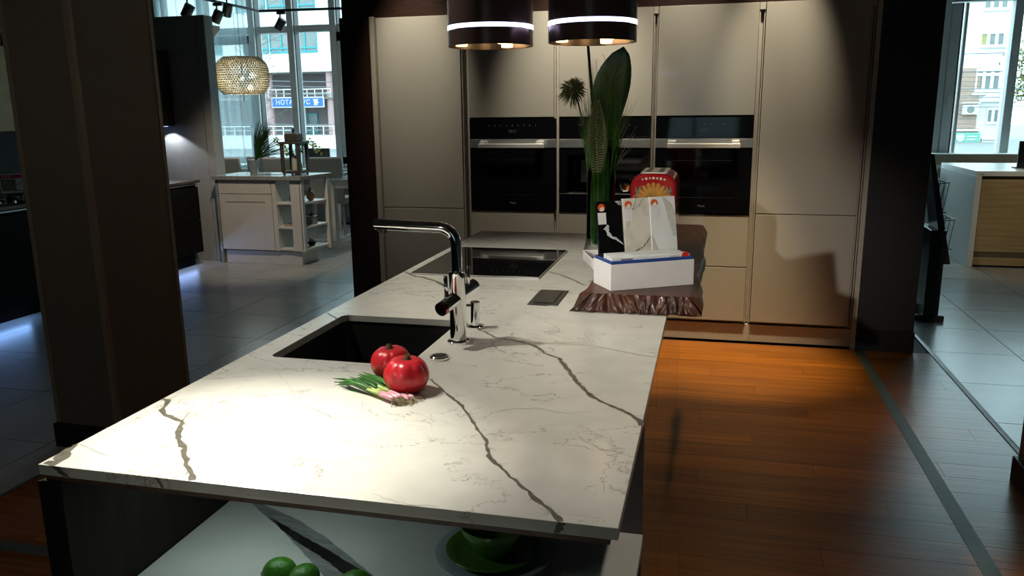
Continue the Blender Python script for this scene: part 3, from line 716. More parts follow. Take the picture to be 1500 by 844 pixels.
VEINS = [
([(-1.114, 1.0785), (-1.107, 1.0956), (-1.1244, 1.1337), (-1.1325, 1.1657)], 0.03, 0.009, 'vein', 0.0015),
([(-1.1304, 1.4122), (-1.1149, 1.4095), (-1.0978, 1.3797), (-1.091, 1.3553), (-1.0597, 1.3307), (-1.0409, 1.3225), (-1.0082, 1.3086), (-0.9876, 1.2727), (-0.9631, 1.2342), (-0.9509, 1.2191), (-0.9212, 1.1967), (-0.9087, 1.1748), (-0.8862, 1.1511), (-0.8729, 1.1309), (-0.8499, 1.1136), (-0.8253, 1.0805)], 0.009, 0.011, 'vein', 0.0012),
([(-0.6339, 1.685), (-0.6034, 1.6532), (-0.5417, 1.5767), (-0.4866, 1.51), (-0.4401, 1.4352), (-0.4119, 1.3862), (-0.3851, 1.339), (-0.3587, 1.2713), (-0.3117, 1.2175), (-0.2665, 1.1638), (-0.2535, 1.1451), (-0.2212, 1.1156), (-0.211, 1.096), (-0.197, 1.0785)], 0.005, 0.009, 'vein', 0.001),
([(-0.8393, 2.5501), (-0.7884, 2.4212), (-0.6682, 2.1409), (-0.6074, 2.0856), (-0.5466, 2.0204), (-0.4712, 1.9957), (-0.4229, 1.9605), (-0.3851, 1.9012), (-0.3477, 1.8757), (-0.3201, 1.8101), (-0.2964, 1.7579), (-0.2762, 1.7082), (-0.2323, 1.6249), (-0.1899, 1.5796), (-0.1512, 1.5482), (-0.1203, 1.5096), (-0.1115, 1.4795)], 0.006, 0.011, 'vein', 0.0012),
([(-1.1283, 2.8409), (-1.0793, 2.7834), (-1.0566, 2.7644), (-1.0257, 2.7549), (-0.9938, 2.7257), (-0.9507, 2.6946), (-0.8982, 2.6279), (-0.8731, 2.5931), (-0.8393, 2.5501)], 0.012, 0.012, 'vein', 0.0015),
([(-0.5923, 2.9405), (-0.5369, 2.8979), (-0.4936, 2.8423), (-0.4513, 2.7843), (-0.4152, 2.7258)], 0.008, 0.008, 'vein', 0.0015),
([(-0.582, 2.929), (-0.5239, 2.9265), (-0.4325, 2.9045)], 0.004, 0.003, 'vein_thin', 0.0015),
([(-0.7254, 3.9138), (-0.6683, 3.844), (-0.5702, 3.7315), (-0.5236, 3.678)], 0.012, 0.009, 'vein', 0.002),
([(-1.1246, 2.1829), (-1.1016, 2.1593), (-1.0799, 2.1409), (-1.0648, 2.125)], 0.006, 0.01, 'vein', 0.001),
([(-0.4307, 1.9909), (-0.368, 1.9973), (-0.2961, 1.9993), (-0.2217, 1.971), (-0.1855, 1.9561), (-0.1549, 1.9388), (-0.1143, 1.9339)], 0.002, 0.0035, 'vein_thin', 0.001),
([(-1.0891, 1.3549), (-1.0973, 1.3335), (-1.0988, 1.3063), (-1.1089, 1.2928), (-1.1091, 1.2635)], 0.0012, 0.0015, 'vein_thin', 0.001),
([(-1.1325, 1.1695), (-1.0924, 1.1563), (-1.0665, 1.1433), (-1.036, 1.1348), (-0.9988, 1.1385)], 0.0012, 0.001, 'vein_thin', 0.001),
([(-1.0101, 1.3104), (-1.0198, 1.3462), (-1.0321, 1.3751)], 0.0025, 0.0012, 'vein_thin', 0.002),
([(-1.0052, 1.6541), (-0.9173, 1.5614), (-0.8265, 1.4559), (-0.7579, 1.4141), (-0.6936, 1.375)], 0.001, 0.001, 'vein_thin', 0.002),
([(-0.4406, 1.4369), (-0.3916, 1.5084), (-0.3247, 1.5306), (-0.2644, 1.5123), (-0.2121, 1.5351)], 0.001, 0.001, 'vein_thin', 0.002),
([(-0.5088, 1.1004), (-0.4486, 1.0808), (-0.3933, 1.084)], 0.001, 0.001, 'vein_thin', 0.002),
([(-0.2188, 1.4012), (-0.1731, 1.3477), (-0.1425, 1.3483)], 0.0012, 0.001, 'vein_thin', 0.002)]
def vein(pts, w0, w1, material, jag, edge=False, seed=1):
    rnd = random.Random(seed)
    P = [Vector((a, b, 0)) for a, b in pts]; out = []; wd = []
    tot = len(P) - 1
    for i in range(tot):
        L_ = (P[i + 1] - P[i]).length; k = max(2, int(L_ / 0.011))
        for j in range(k):
            t = j / k; q = P[i].lerp(P[i + 1], t); d = (P[i + 1] - P[i]).normalized(); s = Vector((-d.y, d.x, 0))
            q = q + s * rnd.gauss(0, jag)
            out.append(q); u = (i + t) / tot
            wd.append(max(0.0006, lerp(w0, w1, u) * rnd.uniform(0.55, 1.5)))
    out.append(P[-1]); wd.append(w1)
    out = [Vector((min(max(q.x, X0 + 0.0015), X1 - 0.0015), min(max(q.y, YA + 0.0015), YB - 0.0015), CT + 0.0003)) for q in out]
    mb = MB().ribbon(out, wd)
    # short side splinters
    for k in range(2, len(out) - 2, 3):
        if rnd.random() < 0.45 and w0 > 0.003:
            d = (out[k + 1] - out[k - 1]).normalized(); s = Vector((-d.y, d.x, 0)) * rnd.choice((-1, 1))
            L_ = rnd.uniform(0.006, 0.022)
            mb.ribbon([out[k], out[k] + s * L_ * 0.6 + d * L_ * 0.5, out[k] + s * L_ + d * L_ * rnd.uniform(0.2, 1.4)], [0.0022, 0.0012, 0.0005])
    return onwt(mb.build('vein', material))
for i, (pts, w0, w1, mt, jag) in enumerate(VEINS): vein(pts, w0, w1, mt, jag, seed=i + 3)
# where veins run over the front edge
for (x, w_, lean) in ((-1.096, 0.020, 0.02), (-0.893, 0.008, 0.012), (-0.196, 0.013, -0.006)):
    mb = MB(); rnd = random.Random(int(x * 1000)); A = []
    for k in range(7):
        z = 0.9195 - 0.018 * k / 6; xx = x + lean * k / 6 + rnd.uniform(-0.002, 0.002); w2_ = w_ * rnd.uniform(0.6, 1.1) / 2
        A += [(xx - w2_, YA - 0.0004, z), (xx + w2_, YA - 0.0004, z)]
    mb.add(A, [(2 * k, 2 * k + 1, 2 * k + 3, 2 * k + 2) for k in range(6)])
    onwt(mb.build('vein', 'vein'))

# sink
sk = thing('sink', 'black undermount sink set into the white worktop', 'sink', (-0.8815, 1.959, 0.70))
bm_ = MB()
i_ = [(x + 0.8815, y - 1.959) for x, y in rrect(SX0 - 0.003, SX1 + 0.003, SY0 - 0.003, SY1 + 0.003, 0.026)]
j_ = [(x + 0.8815, y - 1.959) for x, y in rrect(SX0 + 0.012, SX1 - 0.012, SY0 + 0.012, SY1 - 0.012, 0.04)]
n = len(i_)
bm_.add([(x, y, 0.1995) for x, y in i_] + [(x, y, 0.012) for x, y in j_], [(k, (k + 1) % n, n + (k + 1) % n, n + k) for k in range(n)] + [list(range(n, 2 * n))])
o_ = [(x * 1.03, y * 1.03) for x, y in i_]
bm_.add([(x, y, 0.1995) for x, y in i_] + [(x, y, 0.1995) for x, y in o_] + [(x, y, 0.0) for x, y in o_],
        [(k, (k + 1) % n, n + (k + 1) % n, n + k) for k in range(n)] + [(n + k, n + (k + 1) % n, 2 * n + (k + 1) % n, 2 * n + k) for k in range(n)] + [list(range(2 * n, 3 * n))])
bm_.build('basin', 'sink', sk)
MB().lathe([(0.040, 0.012), (0.040, 0.016), (0.030, 0.017), (0.026, 0.013)], (0.05, 0, 0), 24).build('drain', 'chrome', sk)

# hob
hb = thing('induction_hob', 'black glass hob set in the worktop beyond the tap', 'hob', (-0.846, 3.10, CT))
MB().box(-0.247, 0.254, -0.302, 0.298, 0.0, 0.0045).build('steel_frame', 'steel', hb, bevel=0.001)
MB().box(-0.242, 0.249, -0.294, 0.294, 0.0045, 0.0062).build('glass', 'hob_glass', hb)

# pop-up socket
so = thing('power_socket', 'dark steel flush power socket lying in the worktop beside the wooden slab', 'socket', (-0.499, 2.511, CT))
so.rotation_euler.z = 0.0
MB().box(-0.049, 0.047, -0.108, 0.110, 0.0, 0.003).build('frame', 'dark_steel', so, bevel=0.001)
MB().box(-0.034, 0.032, -0.086, 0.088, 0.003, 0.0042).build('lid_groove', 'black_metal', so)
MB().box(-0.032, 0.030, -0.083, 0.085, 0.003, 0.0055).build('lid', 'dark_steel', so, bevel=0.0008)

# tap
tp = thing('kitchen_tap', 'tall chrome kitchen tap with a long level spout beside the sink', 'tap', (-0.633, 1.958, CT))
MB().lathe([(0.031, 0), (0.031, 0.006), (0.026, 0.009), (0.022, 0.009), (0.022, 0.175), (0.0225, 0.178), (0.0225, 0.190), (0.018, 0.192)], n=32).build('body', 'chrome', tp, auto=35)
pth = [(0, 0, 0.19)]
for k in range(0, 13):
    a = radians(90 * k / 12); pth.append((-0.045 + 0.045 * cos(a), 0, 0.262 + 0.045 * sin(a)))
pth += [(-0.12, 0, 0.3085), (-0.222, 0, 0.312)]
spt = MB().tube(pth, 0.0145, 20).build('spout', 'chrome', tp, auto=50)
MB().tube([(-0.200, 0, 0.300), (-0.200, 0, 0.290)], 0.009, 12).tube([(-0.214, 0, 0.302), (-0.214, 0, 0.293)], 0.005, 10).build('aerator', 'black_metal', spt)
dv = Vector((-0.020, -0.060, -0.012))
MB().tube([(0, 0, 0.125), tuple(Vector((0, 0, 0.120)) + dv), ], 0.0185, 24).build('mixer_barrel', 'chrome', tp, auto=40)
hb2 = tp.children[-1]
MB().tube([tuple(Vector((0, 0, 0.120)) + dv), tuple(Vector((0, 0, 0.120)) + dv * 1.18)], [0.0185, 0.0180], 24).build('barrel_cap', 'red_reflection', hb2, auto=40)
MB().tube([(0, 0, 0.125), (0.030, 0.060, 0.145)], 0.0175, 24).build('mixer_barrel', 'chrome', tp, auto=40)
MB().tube([(-0.020, -0.03, 0.13), (-0.022, -0.03, 0.185)], [0.006, 0.0052], 12).build('lever', 'chrome', tp, smooth=True)
MB().tube([(0.020, 0.030, 0.145), (0.022, 0.030, 0.200)], [0.006, 0.0052], 12).build('lever', 'chrome', tp, smooth=True)

sd = thing('soap_dispenser', 'short chrome cylinder on a round base behind the tap', 'dispenser', (-0.632, 2.112, CT))
MB().lathe([(0.026, 0), (0.026, 0.005), (0.014, 0.008), (0.013, 0.008)], n=28).build('base', 'chrome', sd, auto=35)
MB().lathe([(0.0135, 0.008), (0.0135, 0.074), (0.012, 0.076)], n=24).build('cylinder', 'chrome', sd, auto=35)
MB().tube([(0, 0, 0.066), (-0.026, -0.012, 0.066)], 0.004, 8).build('nozzle', 'black_metal', sd)
pk = thing('waste_knob', 'flat round chrome waste control lying beside the ripe tomatoes', 'knob', (-0.637, 1.81, CT))
MB().lathe([(0.024, 0), (0.024, 0.006), (0.021, 0.009), (0.0005, 0.009)], n=28).build('knob', 'chrome', pk, auto=35)
MB().lathe([(0.019, 0.0092), (0.012, 0.0105), (0.0005, 0.0105)], n=24).build('centre', 'dark_steel', pk)


# ================================================================== FOOD
def tomato(label, loc, r, hz, rot, tilt):
    t = thing('tomato', label, 'tomato', loc, rot, 'ribbed red tomatoes on the worktop')
    lobes = 9
    prof = []
    for k in range(0, 21):
        a = -pi / 2 + pi * k / 20
        rr = r * cos(a) ** 0.82 if cos(a) > 1e-6 else 0.0006
        z = hz * sin(a)
        if k > 16: z -= hz * 0.16 * (k - 16) / 4.0
        if k < 3: z += hz * 0.08 * (3 - k) / 3.0
        prof.append((max(rr, 0.0006), z + hz * 0.93))
    def fn(a, z):
        u = min(1, max(0, z / (2 * hz)))
        amp = 0.018 + 0.085 * u * u
        return 1 - amp * (abs(cos(lobes * a / 2 + 0.4 * sin(2 * a))) ** 5) + 0.015 * sin(2 * a + 1)
    body = MB().lathe(prof, n=90, fn=fn).build('flesh', 'tomato', t, smooth=True)
    st = MB()
    zt = hz * 1.72
    st.tube([(0, 0, zt - 0.006), (0.001, 0, zt + 0.006), (0.004, 0.001, zt + 0.013)], [0.009, 0.0065, 0.0055], 8)
    for k in range(5):
        a = 2 * pi * k / 5 + 0.4
        st.ribbon([(0.003 * cos(a), 0.003 * sin(a), zt + 0.003), (0.010 * cos(a), 0.010 * sin(a), zt + 0.004), (0.017 * cos(a), 0.017 * sin(a), zt + 0.001)], [0.004, 0.0045, 0.001], thick=0.001)
    st.build('stem', 'tomato_stem', t)
    t.rotation_euler = (tilt[0], tilt[1], rot)
    return t
tomato('shiny ribbed tomato in front, leaning on its twin', (-0.632, 1.572, CT), 0.0495, 0.0415, 0.5, (0.06, 0.03))
tomato('shiny ribbed tomato at the sink rim, partly hidden by its twin', (-0.698, 1.655, CT), 0.0475, 0.039, 1.7, (-0.05, -0.05))

ON = [((-0.628, 1.487), (-0.818, 1.592)), ((-0.620, 1.494), (-0.800, 1.578)), ((-0.611, 1.497), (-0.795, 1.612)), ((-0.602, 1.502), (-0.782, 1.634)),
      ((-0.596, 1.517), (-0.768, 1.640)), ((-0.632, 1.493), (-0.806, 1.600)), ((-0.617, 1.500), (-0.786, 1.622)), ((-0.604, 1.510), (-0.757, 1.648)),
      ((-0.610, 1.506), (-0.776, 1.628))]
NTH = ['first', 'second', 'third', 'fourth', 'fifth', 'sixth', 'seventh', 'eighth', 'last']
ON.sort(key=lambda o: -(o[0][1] + 0.55 * o[0][0]))
for i, ((bx, by), (tx, ty)) in enumerate(ON):
    rnd = random.Random(40 + i)
    t = thing('spring_onion', 'slim spring onion, %s from the tomatoes in the bunch' % NTH[i], 'spring onion', (bx, by, CT), 0, 'spring onions in one bunch')
    d = Vector((tx - bx, ty - by, 0)); z0 = 0.0068 + (0.006 if i >= 5 else 0)
    s = Vector((-d.y, d.x, 0)).normalized()
    MB().tube([Vector((0, 0, z0)) - d.normalized() * 0.004, Vector((0, 0, z0)) + d * 0.02, d * 0.10 + Vector((0, 0, z0)), d * 0.20 + Vector((0, 0, z0))], [0.0028, 0.0058, 0.0064, 0.0050], 10).build('bulb', 'onion_pink', t, smooth=True)
    MB().tube([d * 0.195 + Vector((0, 0, z0)), d * 0.30 + Vector((0, 0, z0)), d * 0.42 + Vector((0, 0, z0 + 0.001))], [0.0050, 0.0042, 0.0040], 8).build('pale_stem', 'onion_pale', t, smooth=True)
    for k in range(3):
        off = s * rnd.uniform(-0.010, 0.010); L_ = rnd.uniform(0.82, 1.05); zz = rnd.uniform(0.002, 0.012)
        pts = [d * 0.38 + Vector((0, 0, z0)), d * 0.55 * L_ + off * 0.5 + Vector((0, 0, z0 + zz * 0.6)), d * 0.78 * L_ + off + Vector((0, 0, z0 + zz * 0.6)), d * L_ + off * 1.5 + Vector((0, 0, 0.004 + zz * 0.5))]
        MB().tube(pts, [0.0032, 0.0038, 0.0030, 0.0007], 7).build('leaf', 'onion_green', t, smooth=True)
    rt = MB()
    for k in range(11):
        a = rnd.uniform(-1.0, 1.0); L_ = rnd.uniform(0.012, 0.028); dd = -d.normalized() * cos(a) + s * sin(a)
        rt.tube([Vector((0, 0, z0)), Vector((0, 0, max(0.0015, z0 + rnd.uniform(-0.004, 0.003)))) + dd * L_ * 0.5, Vector((0, 0, rnd.uniform(0.0012, 0.004))) + dd * L_], [0.0009, 0.0007, 0.0004], 4)
    tag(rt.build('roots', 'onion_root', t), kind='stuff')

SH = 0.600
def lime(label, x, y, r, rot):
    t = MB()
    prof = []
    for k in range(15):
        a = -pi / 2 + pi * k / 14
        e = 1.16 + (0.10 if k in (0, 14) else 0)
        prof.append((max(r * cos(a), 0.0008), r * e * sin(a)))
    t.lathe(prof, n=28)
    root = thing('lime', label, 'lime', (x, y, SH + r * 0.99), rot, 'limes on the island shelf')
    b = t.build('peel', 'lime', root, smooth=True); b.rotation_euler = (0, radians(82), 0)
    MB().lathe([(0.004, 0), (0.0045, 0.003), (0.002, 0.005)], n=10).build('stem_end', 'tomato_stem', b, loc=(0, 0, -r * 1.27))
    return root
lime('biggest lime of those beside the broad grey vein', -0.800, 1.282, 0.030, 0.15)
lime('smaller lime touching the biggest one on the shelf', -0.744, 1.276, 0.028, 1.1)
lime('lone lime lying on the broad grey vein', -0.634, 1.272, 0.030, 0.5)

pc = (-0.412, 1.478)
pl = thing('dinner_plate', 'pale blue plate lowest in the place setting on the shelf', 'plate', (pc[0], pc[1], SH))
MB().lathe([(0.066, 0), (0.078, 0.002), (0.100, 0.008), (0.1255, 0.015), (0.1265, 0.0165), (0.124, 0.0175), (0.099, 0.0115), (0.076, 0.006), (0.0005, 0.005)], n=64, cap=False).build('plate', 'blue_ceramic', pl, smooth=True)
pl2 = thing('side_plate', 'green glazed plate between the bowl and the pale blue plate', 'plate', (pc[0] - 0.003, pc[1], SH + 0.0065))
MB().lathe([(0.052, 0), (0.062, 0.002), (0.082, 0.010), (0.0985, 0.017), (0.0992, 0.0182), (0.097, 0.019), (0.080, 0.0125), (0.060, 0.0065), (0.0005, 0.006)], n=64, cap=False).build('plate', 'green_ceramic', pl2, smooth=True)
bw = thing('soup_bowl', 'green glazed bowl topping the stacked plates on the shelf', 'bowl', (pc[0] - 0.002, pc[1], SH + 0.013))
MB().lathe([(0.034, 0), (0.036, 0.004), (0.052, 0.020), (0.064, 0.046), (0.0685, 0.066), (0.0668, 0.067), (0.061, 0.048), (0.048, 0.024), (0.028, 0.010), (0.0005, 0.008)], n=64, cap=False).build('bowl', 'green_ceramic', bw, smooth=True)

# ================================================================== LIVE EDGE SLAB AND WHAT STANDS ON IT
ST = 0.975
sl = thing('wooden_slab', 'thick dark live edge wooden slab lying on the worktop end', 'board', (-0.2, 3.1, CT))
rnd = random.Random(5)
nL = 48
vs = []; fs = []
def prof_side(k, side):
    y = 2.372 + (3.93 - 2.372) * k / nL
    base = -0.018 if side > 0 else -0.385 + 0.03 * (k / nL)
    wob = 0.006 * sin(k * 0.31 + side) + 0.003 * sin(k * 0.83 + 2 * side)
    return base + wob, y
rows = []
for k in range(nL + 1):
    xl, y = prof_side(k, -1); xr, _ = prof_side(k, 1)
    inset = 0.018 + 0.006 * sin(k * 0.9)
    yt = y if k else y + 0.0
    rows.append([(xl - 0.004, y, 0.0005), (xl, y, 0.012 + 0.004 * sin(k * 0.6)), (xl + inset, y, 0.053), (xl + inset + 0.02, y, 0.055), (xr - 0.03, y, 0.055), (xr - 0.006, y, 0.052), (xr + 0.004, y, 0.030 + 0.004 * sin(k * 0.7)), (xr, y, 0.0005)])
mb = MB()
for r_ in rows: vs += [(x + 0.2, y - 3.1, z) for x, y, z in r_]
m_ = 8
for k in range(nL):
    for j in range(m_ - 1): fs.append((k * m_ + j, k * m_ + j + 1, (k + 1) * m_ + j + 1, (k + 1) * m_ + j))
    fs.append((k * m_ + 7, k * m_, (k + 1) * m_, (k + 1) * m_ + 7))
fs.append([nL * m_ + j for j in range(m_)]); fs.append([j for j in range(m_)][::-1])
mb.add(vs, fs); mb.build('plank_body', 'live_wood', sl, auto=40)
# carved, rippled front edge
mb = MB(); nu, nv = 90, 8; vs = []; fs = []
for i in range(nu + 1):
    u = i / nu; xb = lerp(-0.392, -0.016, u); xt = lerp(-0.358, -0.040, u)
    ridge = 0.55 * abs(sin(u * 23 + 2.6 * sin(u * 7) + 0.8 * sin(u * 29))) ** 1.2 + 0.45 * abs(sin(u * 47 + 3 * sin(u * 11)))
    for j in range(nv + 1):
        v = j / nv
        lean = (v - 0.5) * 0.030 * sin(u * 9 + 1.0)
        x = lerp(xb, xt, v) + lean
        y = 2.372 - 0.026 * (1 - v) ** 1.3 - 0.014 * ridge * sin(pi * v) ** 0.7 + 0.004 * sin(u * 70 + v * 6)
        z = 0.0005 + (0.0545) * v + (0.0 if j in (0, nv) else 0.003 * sin(u * 44))
        if j == 0: z = 0.0005 + 0.004 * abs(sin(u * 17))
        vs.append((x + 0.2, y - 3.1, z))
for i in range(nu):
    for j in range(nv):
        a = i * (nv + 1) + j; fs.append((a, a + nv + 1, a + nv + 2, a + 1))
# close back
b0 = len(vs)
for i in range(nu + 1):
    u = i / nu
    vs.append((lerp(-0.385, -0.020, u) + 0.2, 2.385 - 3.1, 0.0005)); vs.append((lerp(-0.358, -0.040, u) + 0.2, 2.385 - 3.1, 0.0548))
for i in range(nu):
    a = i * (nv + 1); c = b0 + 2 * i
    fs.append((a + nv, a + 2 * nv + 1, c + 3, c + 1)); fs.append((a + nv + 1, a, c, c + 2))
mb.add(vs, fs); mb.build('carved_edge', 'bark', sl, smooth=True)

# sample box
ANG = radians(31)
bx = thing('sample_box', 'open white cardboard box with blue rim holding stone samples', 'box', (-0.285, 2.405, ST), ANG)
L_, D_, H_ = 0.285, 0.135, 0.082
b = MB(); t_ = 0.003
b.box(0, L_, 0, D_, 0.0005, t_).box(0, L_, 0, t_, t_, H_).box(0, L_, D_ - t_, D_, t_, H_).box(0, t_, t_, D_ - t_, t_, H_).box(L_ - t_, L_, t_, D_ - t_, t_, H_)
b.build('outer_box', 'white_card', bx, bevel=0.0008)
b = MB(); e = t_ + 0.0006; q = 0.0025
b.box(e, L_ - e, e, e + q, 0.02, H_ + 0.010).box(e, L_ - e, D_ - e - q, D_ - e, 0.02, H_ + 0.010).box(e, e + q, e + q, D_ - e - q, 0.02, H_ + 0.010).box(L_ - e - q, L_ - e, e + q, D_ - e - q, 0.02, H_ + 0.010)
b.build('blue_liner', 'blue_card', bx, bevel=0.0005)
def box_pt(u, v, z): return (-0.285 + u * cos(ANG) - v * sin(ANG), 2.405 + u * sin(ANG) + v * cos(ANG), ST + z)
# low samples lying in the box, flush with the rim
lows = [(0.012, 0.036, 'white'), (0.048, 0.0, 'cream')]
for k in range(4):
    t = thing('stone_sample', ['foremost low white stone sample with a red dot in the box', 'second low white stone sample in the box', 'third low white stone sample in the box', 'rearmost low white stone sample in the box'][k], 'stone sample', box_pt(0.008, 0.012 + 0.017 * k, 0.0035), ANG, 'low stone samples lying in the box')
    MB().box(0, L_ - 0.018 - 0.006 * k, 0, 0.013, 0, 0.096 + 0.002 * k).build('tile', 'stone_white', t, bevel=0.0015)
    if k == 0:
        d = MB(); disc(d, (L_ - 0.034, -0.0002, 0.090), 0.0125, 'y', 24, 0.0006); d.build('round_sticker', 'red_sticker', t)
        MB().box(0.195, 0.232, -0.0006, 0, 0.084, 0.093).build('paper_label', 'white_card', t)
        lettering('N°08 UB', 0.008, 'label_ink', t, (0.213, -0.0012, 0.0885), name='lettering')
        MB().box(0.03, 0.07, -0.0006, 0, 0.086, 0.0925).build('paper_label', 'label_ink', t)
LEAN = radians(11)
cards = [('black', 'stone_black', 'tall black stone sample with a white vein standing in the box', 0.004, 0.086, 0.262),
         ('cream', 'stone_cream', 'tall cream stone sample with dark cracks standing in the box', 0.093, 0.091, 0.268),
         ('white', 'stone_white', 'tall white stone sample with a broad grey band standing in the box', 0.185, 0.091, 0.270)]
for k, (nm, mt, lb, u, w_, h_) in enumerate(cards):
    t = thing('stone_sample', lb, 'stone sample', box_pt(u + 0.002, 0.084 - 0.004 * k, 0.004), ANG, 'tall stone samples standing in the box')
    t.rotation_euler = Matrix.Rotation(ANG, 3, 'Z').to_4x4().to_3x3().__matmul__(Matrix.Rotation(-LEAN, 3, 'X')).to_euler()
    MB().box(0, w_, 0, 0.012, 0.001, h_).build('tile', mt, t, bevel=0.0015)
    yy = -0.0004
    def rib(pts, wd, mt2, nm2='vein', jag=0.001, t=t):
        r2 = random.Random(len(pts) * 7 + k); out = []; ww = []
        for i in range(len(pts) - 1):
            for j in range(8):
                f = j / 8; out.append(Vector((lerp(pts[i][0], pts[i + 1][0], f) + r2.gauss(0, jag), yy, lerp(pts[i][1], pts[i + 1][1], f) + r2.gauss(0, jag))))
                ww.append(max(0.0006, lerp(wd[i], wd[i + 1], f) * (r2.uniform(0.95, 1.05) if k == 2 else 1.5 * r2.uniform(0.6, 1.4))))
        out.append(Vector((pts[-1][0], yy, pts[-1][1]))); ww.append(wd[-1])
        for q_ in out: q_.x = min(max(q_.x, 0.001), w_ - 0.001); q_.z = min(max(q_.z, 0.002), h_ - 0.001)
        rm = MB().ribbon(out, ww, (0, -1, 0)); rm.v = [(min(max(a_, 0.0012), w_ - 0.0012), b_2, min(max(c_, 0.002), h_ - 0.0012)) for a_, b_2, c_ in rm.v]; rm.build(nm2, mt2, t)
    if k == 0:
        rib([(0.028, 0.182), (0.034, 0.160), (0.045, 0.148), (0.064, 0.138), (0.085, 0.122)], [0.011, 0.008, 0.004, 0.005, 0.001], 'white_vein')
        rib([(0.066, 0.261), (0.078, 0.256), (0.085, 0.250)], [0.003, 0.008, 0.008], 'white_vein')
    if k == 1:
        rib([(0.0, 0.068), (0.022, 0.080), (0.034, 0.098), (0.060, 0.110), (0.080, 0.130), (0.0935, 0.148)], [0.002, 0.002, 0.0028, 0.002, 0.002, 0.0016], 'vein')
        rib([(0.050, 0.266), (0.036, 0.236), (0.024, 0.215), (0.008, 0.165)], [0.0014, 0.0016, 0.0010, 0.0006], 'vein_thin')
        rib([(0.072, 0.266), (0.056, 0.244), (0.036, 0.232)], [0.0014, 0.001, 0.0006], 'vein_thin')
        rib([(0.0935, 0.042), (0.088, 0.022), (0.070, 0.010)], [0.0016, 0.0035, 0.001], 'vein')
    if k == 2:
        rib([(0.048, 0.269), (0.068, 0.235), (0.080, 0.195), (0.0935, 0.140)], [0.006, 0.026, 0.034, 0.030], 'stone_grey', jag=0.0002)
        rib([(0.0, 0.150), (0.012, 0.098), (0.040, 0.060), (0.056, 0.030), (0.060, 0.002)], [0.004, 0.022, 0.034, 0.030, 0.040], 'stone_grey', jag=0.0002)
    sx = [0.016, 0.018, 0.016][k]
    d = MB(); disc(d, (sx, yy - 0.0002, h_ - 0.020), 0.0122, 'y', 24, 0.0006); st = d.build('round_sticker', 'orange', t)
    wv = MB(); A = []
    for j in range(9):
        a = -0.2 * pi - 0.55 * pi * j / 8
        A.append((sx + 0.0115 * cos(a), yy - 0.0012, h_ - 0.020 + 0.0115 * sin(a)))
    A += [(sx - 0.004, yy - 0.0012, h_ - 0.021), (sx + 0.004, yy - 0.0012, h_ - 0.016)]
    wv.add(A, [list(range(len(A)))]); wv.build('sticker_wave', 'white_card', st)
    MB().box(sx - 0.014, sx + 0.014, yy - 0.0008, yy, h_ - 0.073, h_ - 0.036).build('paper_label', 'white_card', t)

# lid lying behind
ld = thing('box_lid', 'shallow white box lid lying behind the open sample box', 'lid', (-0.372, 2.695, ST), radians(19))
b = MB(); b.box(0, 0.13, 0, 0.25, 0.0005, 0.003).box(0, 0.13, 0, 0.003, 0.003, 0.034).box(0, 0.13, 0.247, 0.25, 0.003, 0.034).box(0, 0.003, 0.003, 0.247, 0.003, 0.034).box(0.127, 0.13, 0.003, 0.247, 0.003, 0.034)
b.build('tray', 'white_card', ld, bevel=0.0008)

# toaster
ts = thing('toaster', 'red enamel toaster with painted yellow shell and green scrolls', 'toaster', (-0.232, 3.40, ST))
TW, TD, TH = 0.190, 0.33, 0.283
prof = []
for (cx, cz, a0) in ((TW / 2 - 0.06, TH - 0.055, 0), (-TW / 2 + 0.06, TH - 0.055, 90)):
    for k in range(9):
        a = radians(a0 + 90 * k / 8); prof.append((cx + 0.06 * cos(a), cz + 0.055 * sin(a)))
for (cx, cz, a0) in ((-TW / 2 + 0.03, 0.045, 180), (TW / 2 - 0.03, 0.045, 270)):
    for k in range(5):
        a = radians(a0 + 90 * k / 4); prof.append((cx + 0.03 * cos(a) * 1.0, cz + 0.03 * sin(a)))
MB().prism_y(prof, 0, TD).build('shell', 'red_enamel', ts, bevel=0.012, seg=4, auto=60)
MB().box(-0.055, 0.055, 0.03, TD - 0.03, TH - 0.002, TH + 0.003).build('slot_plate', 'steel', ts, bevel=0.002)
for s in (-0.026, 0.026): MB().box(s - 0.011, s + 0.011, 0.045, TD - 0.045, TH + 0.003, TH + 0.0036).build('slot', 'black_metal', ts)
for sx_ in (-0.07, 0.07):
    for sy_ in (0.04, TD - 0.04): MB().lathe([(0.012, 0.0005), (0.012, 0.02)], (sx_, sy_, 0), 12).build('foot', 'black_metal', ts)
b = MB()
for k in range(9):                                   # scallop shell
    a = radians(18 + 18 * k); c_ = (0.048 * cos(a), 0.048 * sin(a)); L1 = 0.074
    p0 = Vector((0, -0.0016, 0.172)); p1 = p0 + Vector((cos(a), 0, sin(a))) * L1
    b.ribbon([p0, p0.lerp(p1, 0.6), p0.lerp(p1, 0.92), p1], [0.004, 0.014, 0.016, 0.006], (0, -1, 0), 0.0012)
b.build('painted_shell', 'yellow_paint', ts)
b = MB()
for s in (-1, 1):
    pts = []
    for k in range(22):
        a = k / 21 * 2.2 * pi; r_ = 0.020 * (1 - k / 26); pts.append((s * (0.067 + r_ * cos(a) * 0.8), -0.0018, 0.176 + r_ * sin(a)))
    b.ribbon(pts, [0.005 - 0.003 * k / 21 for k in range(22)], (0, -1, 0), 0.001)
    b.ribbon([(s * 0.062, -0.0018, 0.201), (s * 0.058, -0.0018, 0.219), (s * 0.050, -0.0018, 0.234)], [0.010, 0.008, 0.002], (0, -1, 0), 0.001)
    b.ribbon([(s * 0.064, -0.0018, 0.198), (s * 0.072, -0.0018, 0.214), (s * 0.070, -0.0018, 0.229)], [0.008, 0.006, 0.002], (0, -1, 0), 0.001)
b.build('painted_scrolls', 'green_paint', ts)
b = MB()
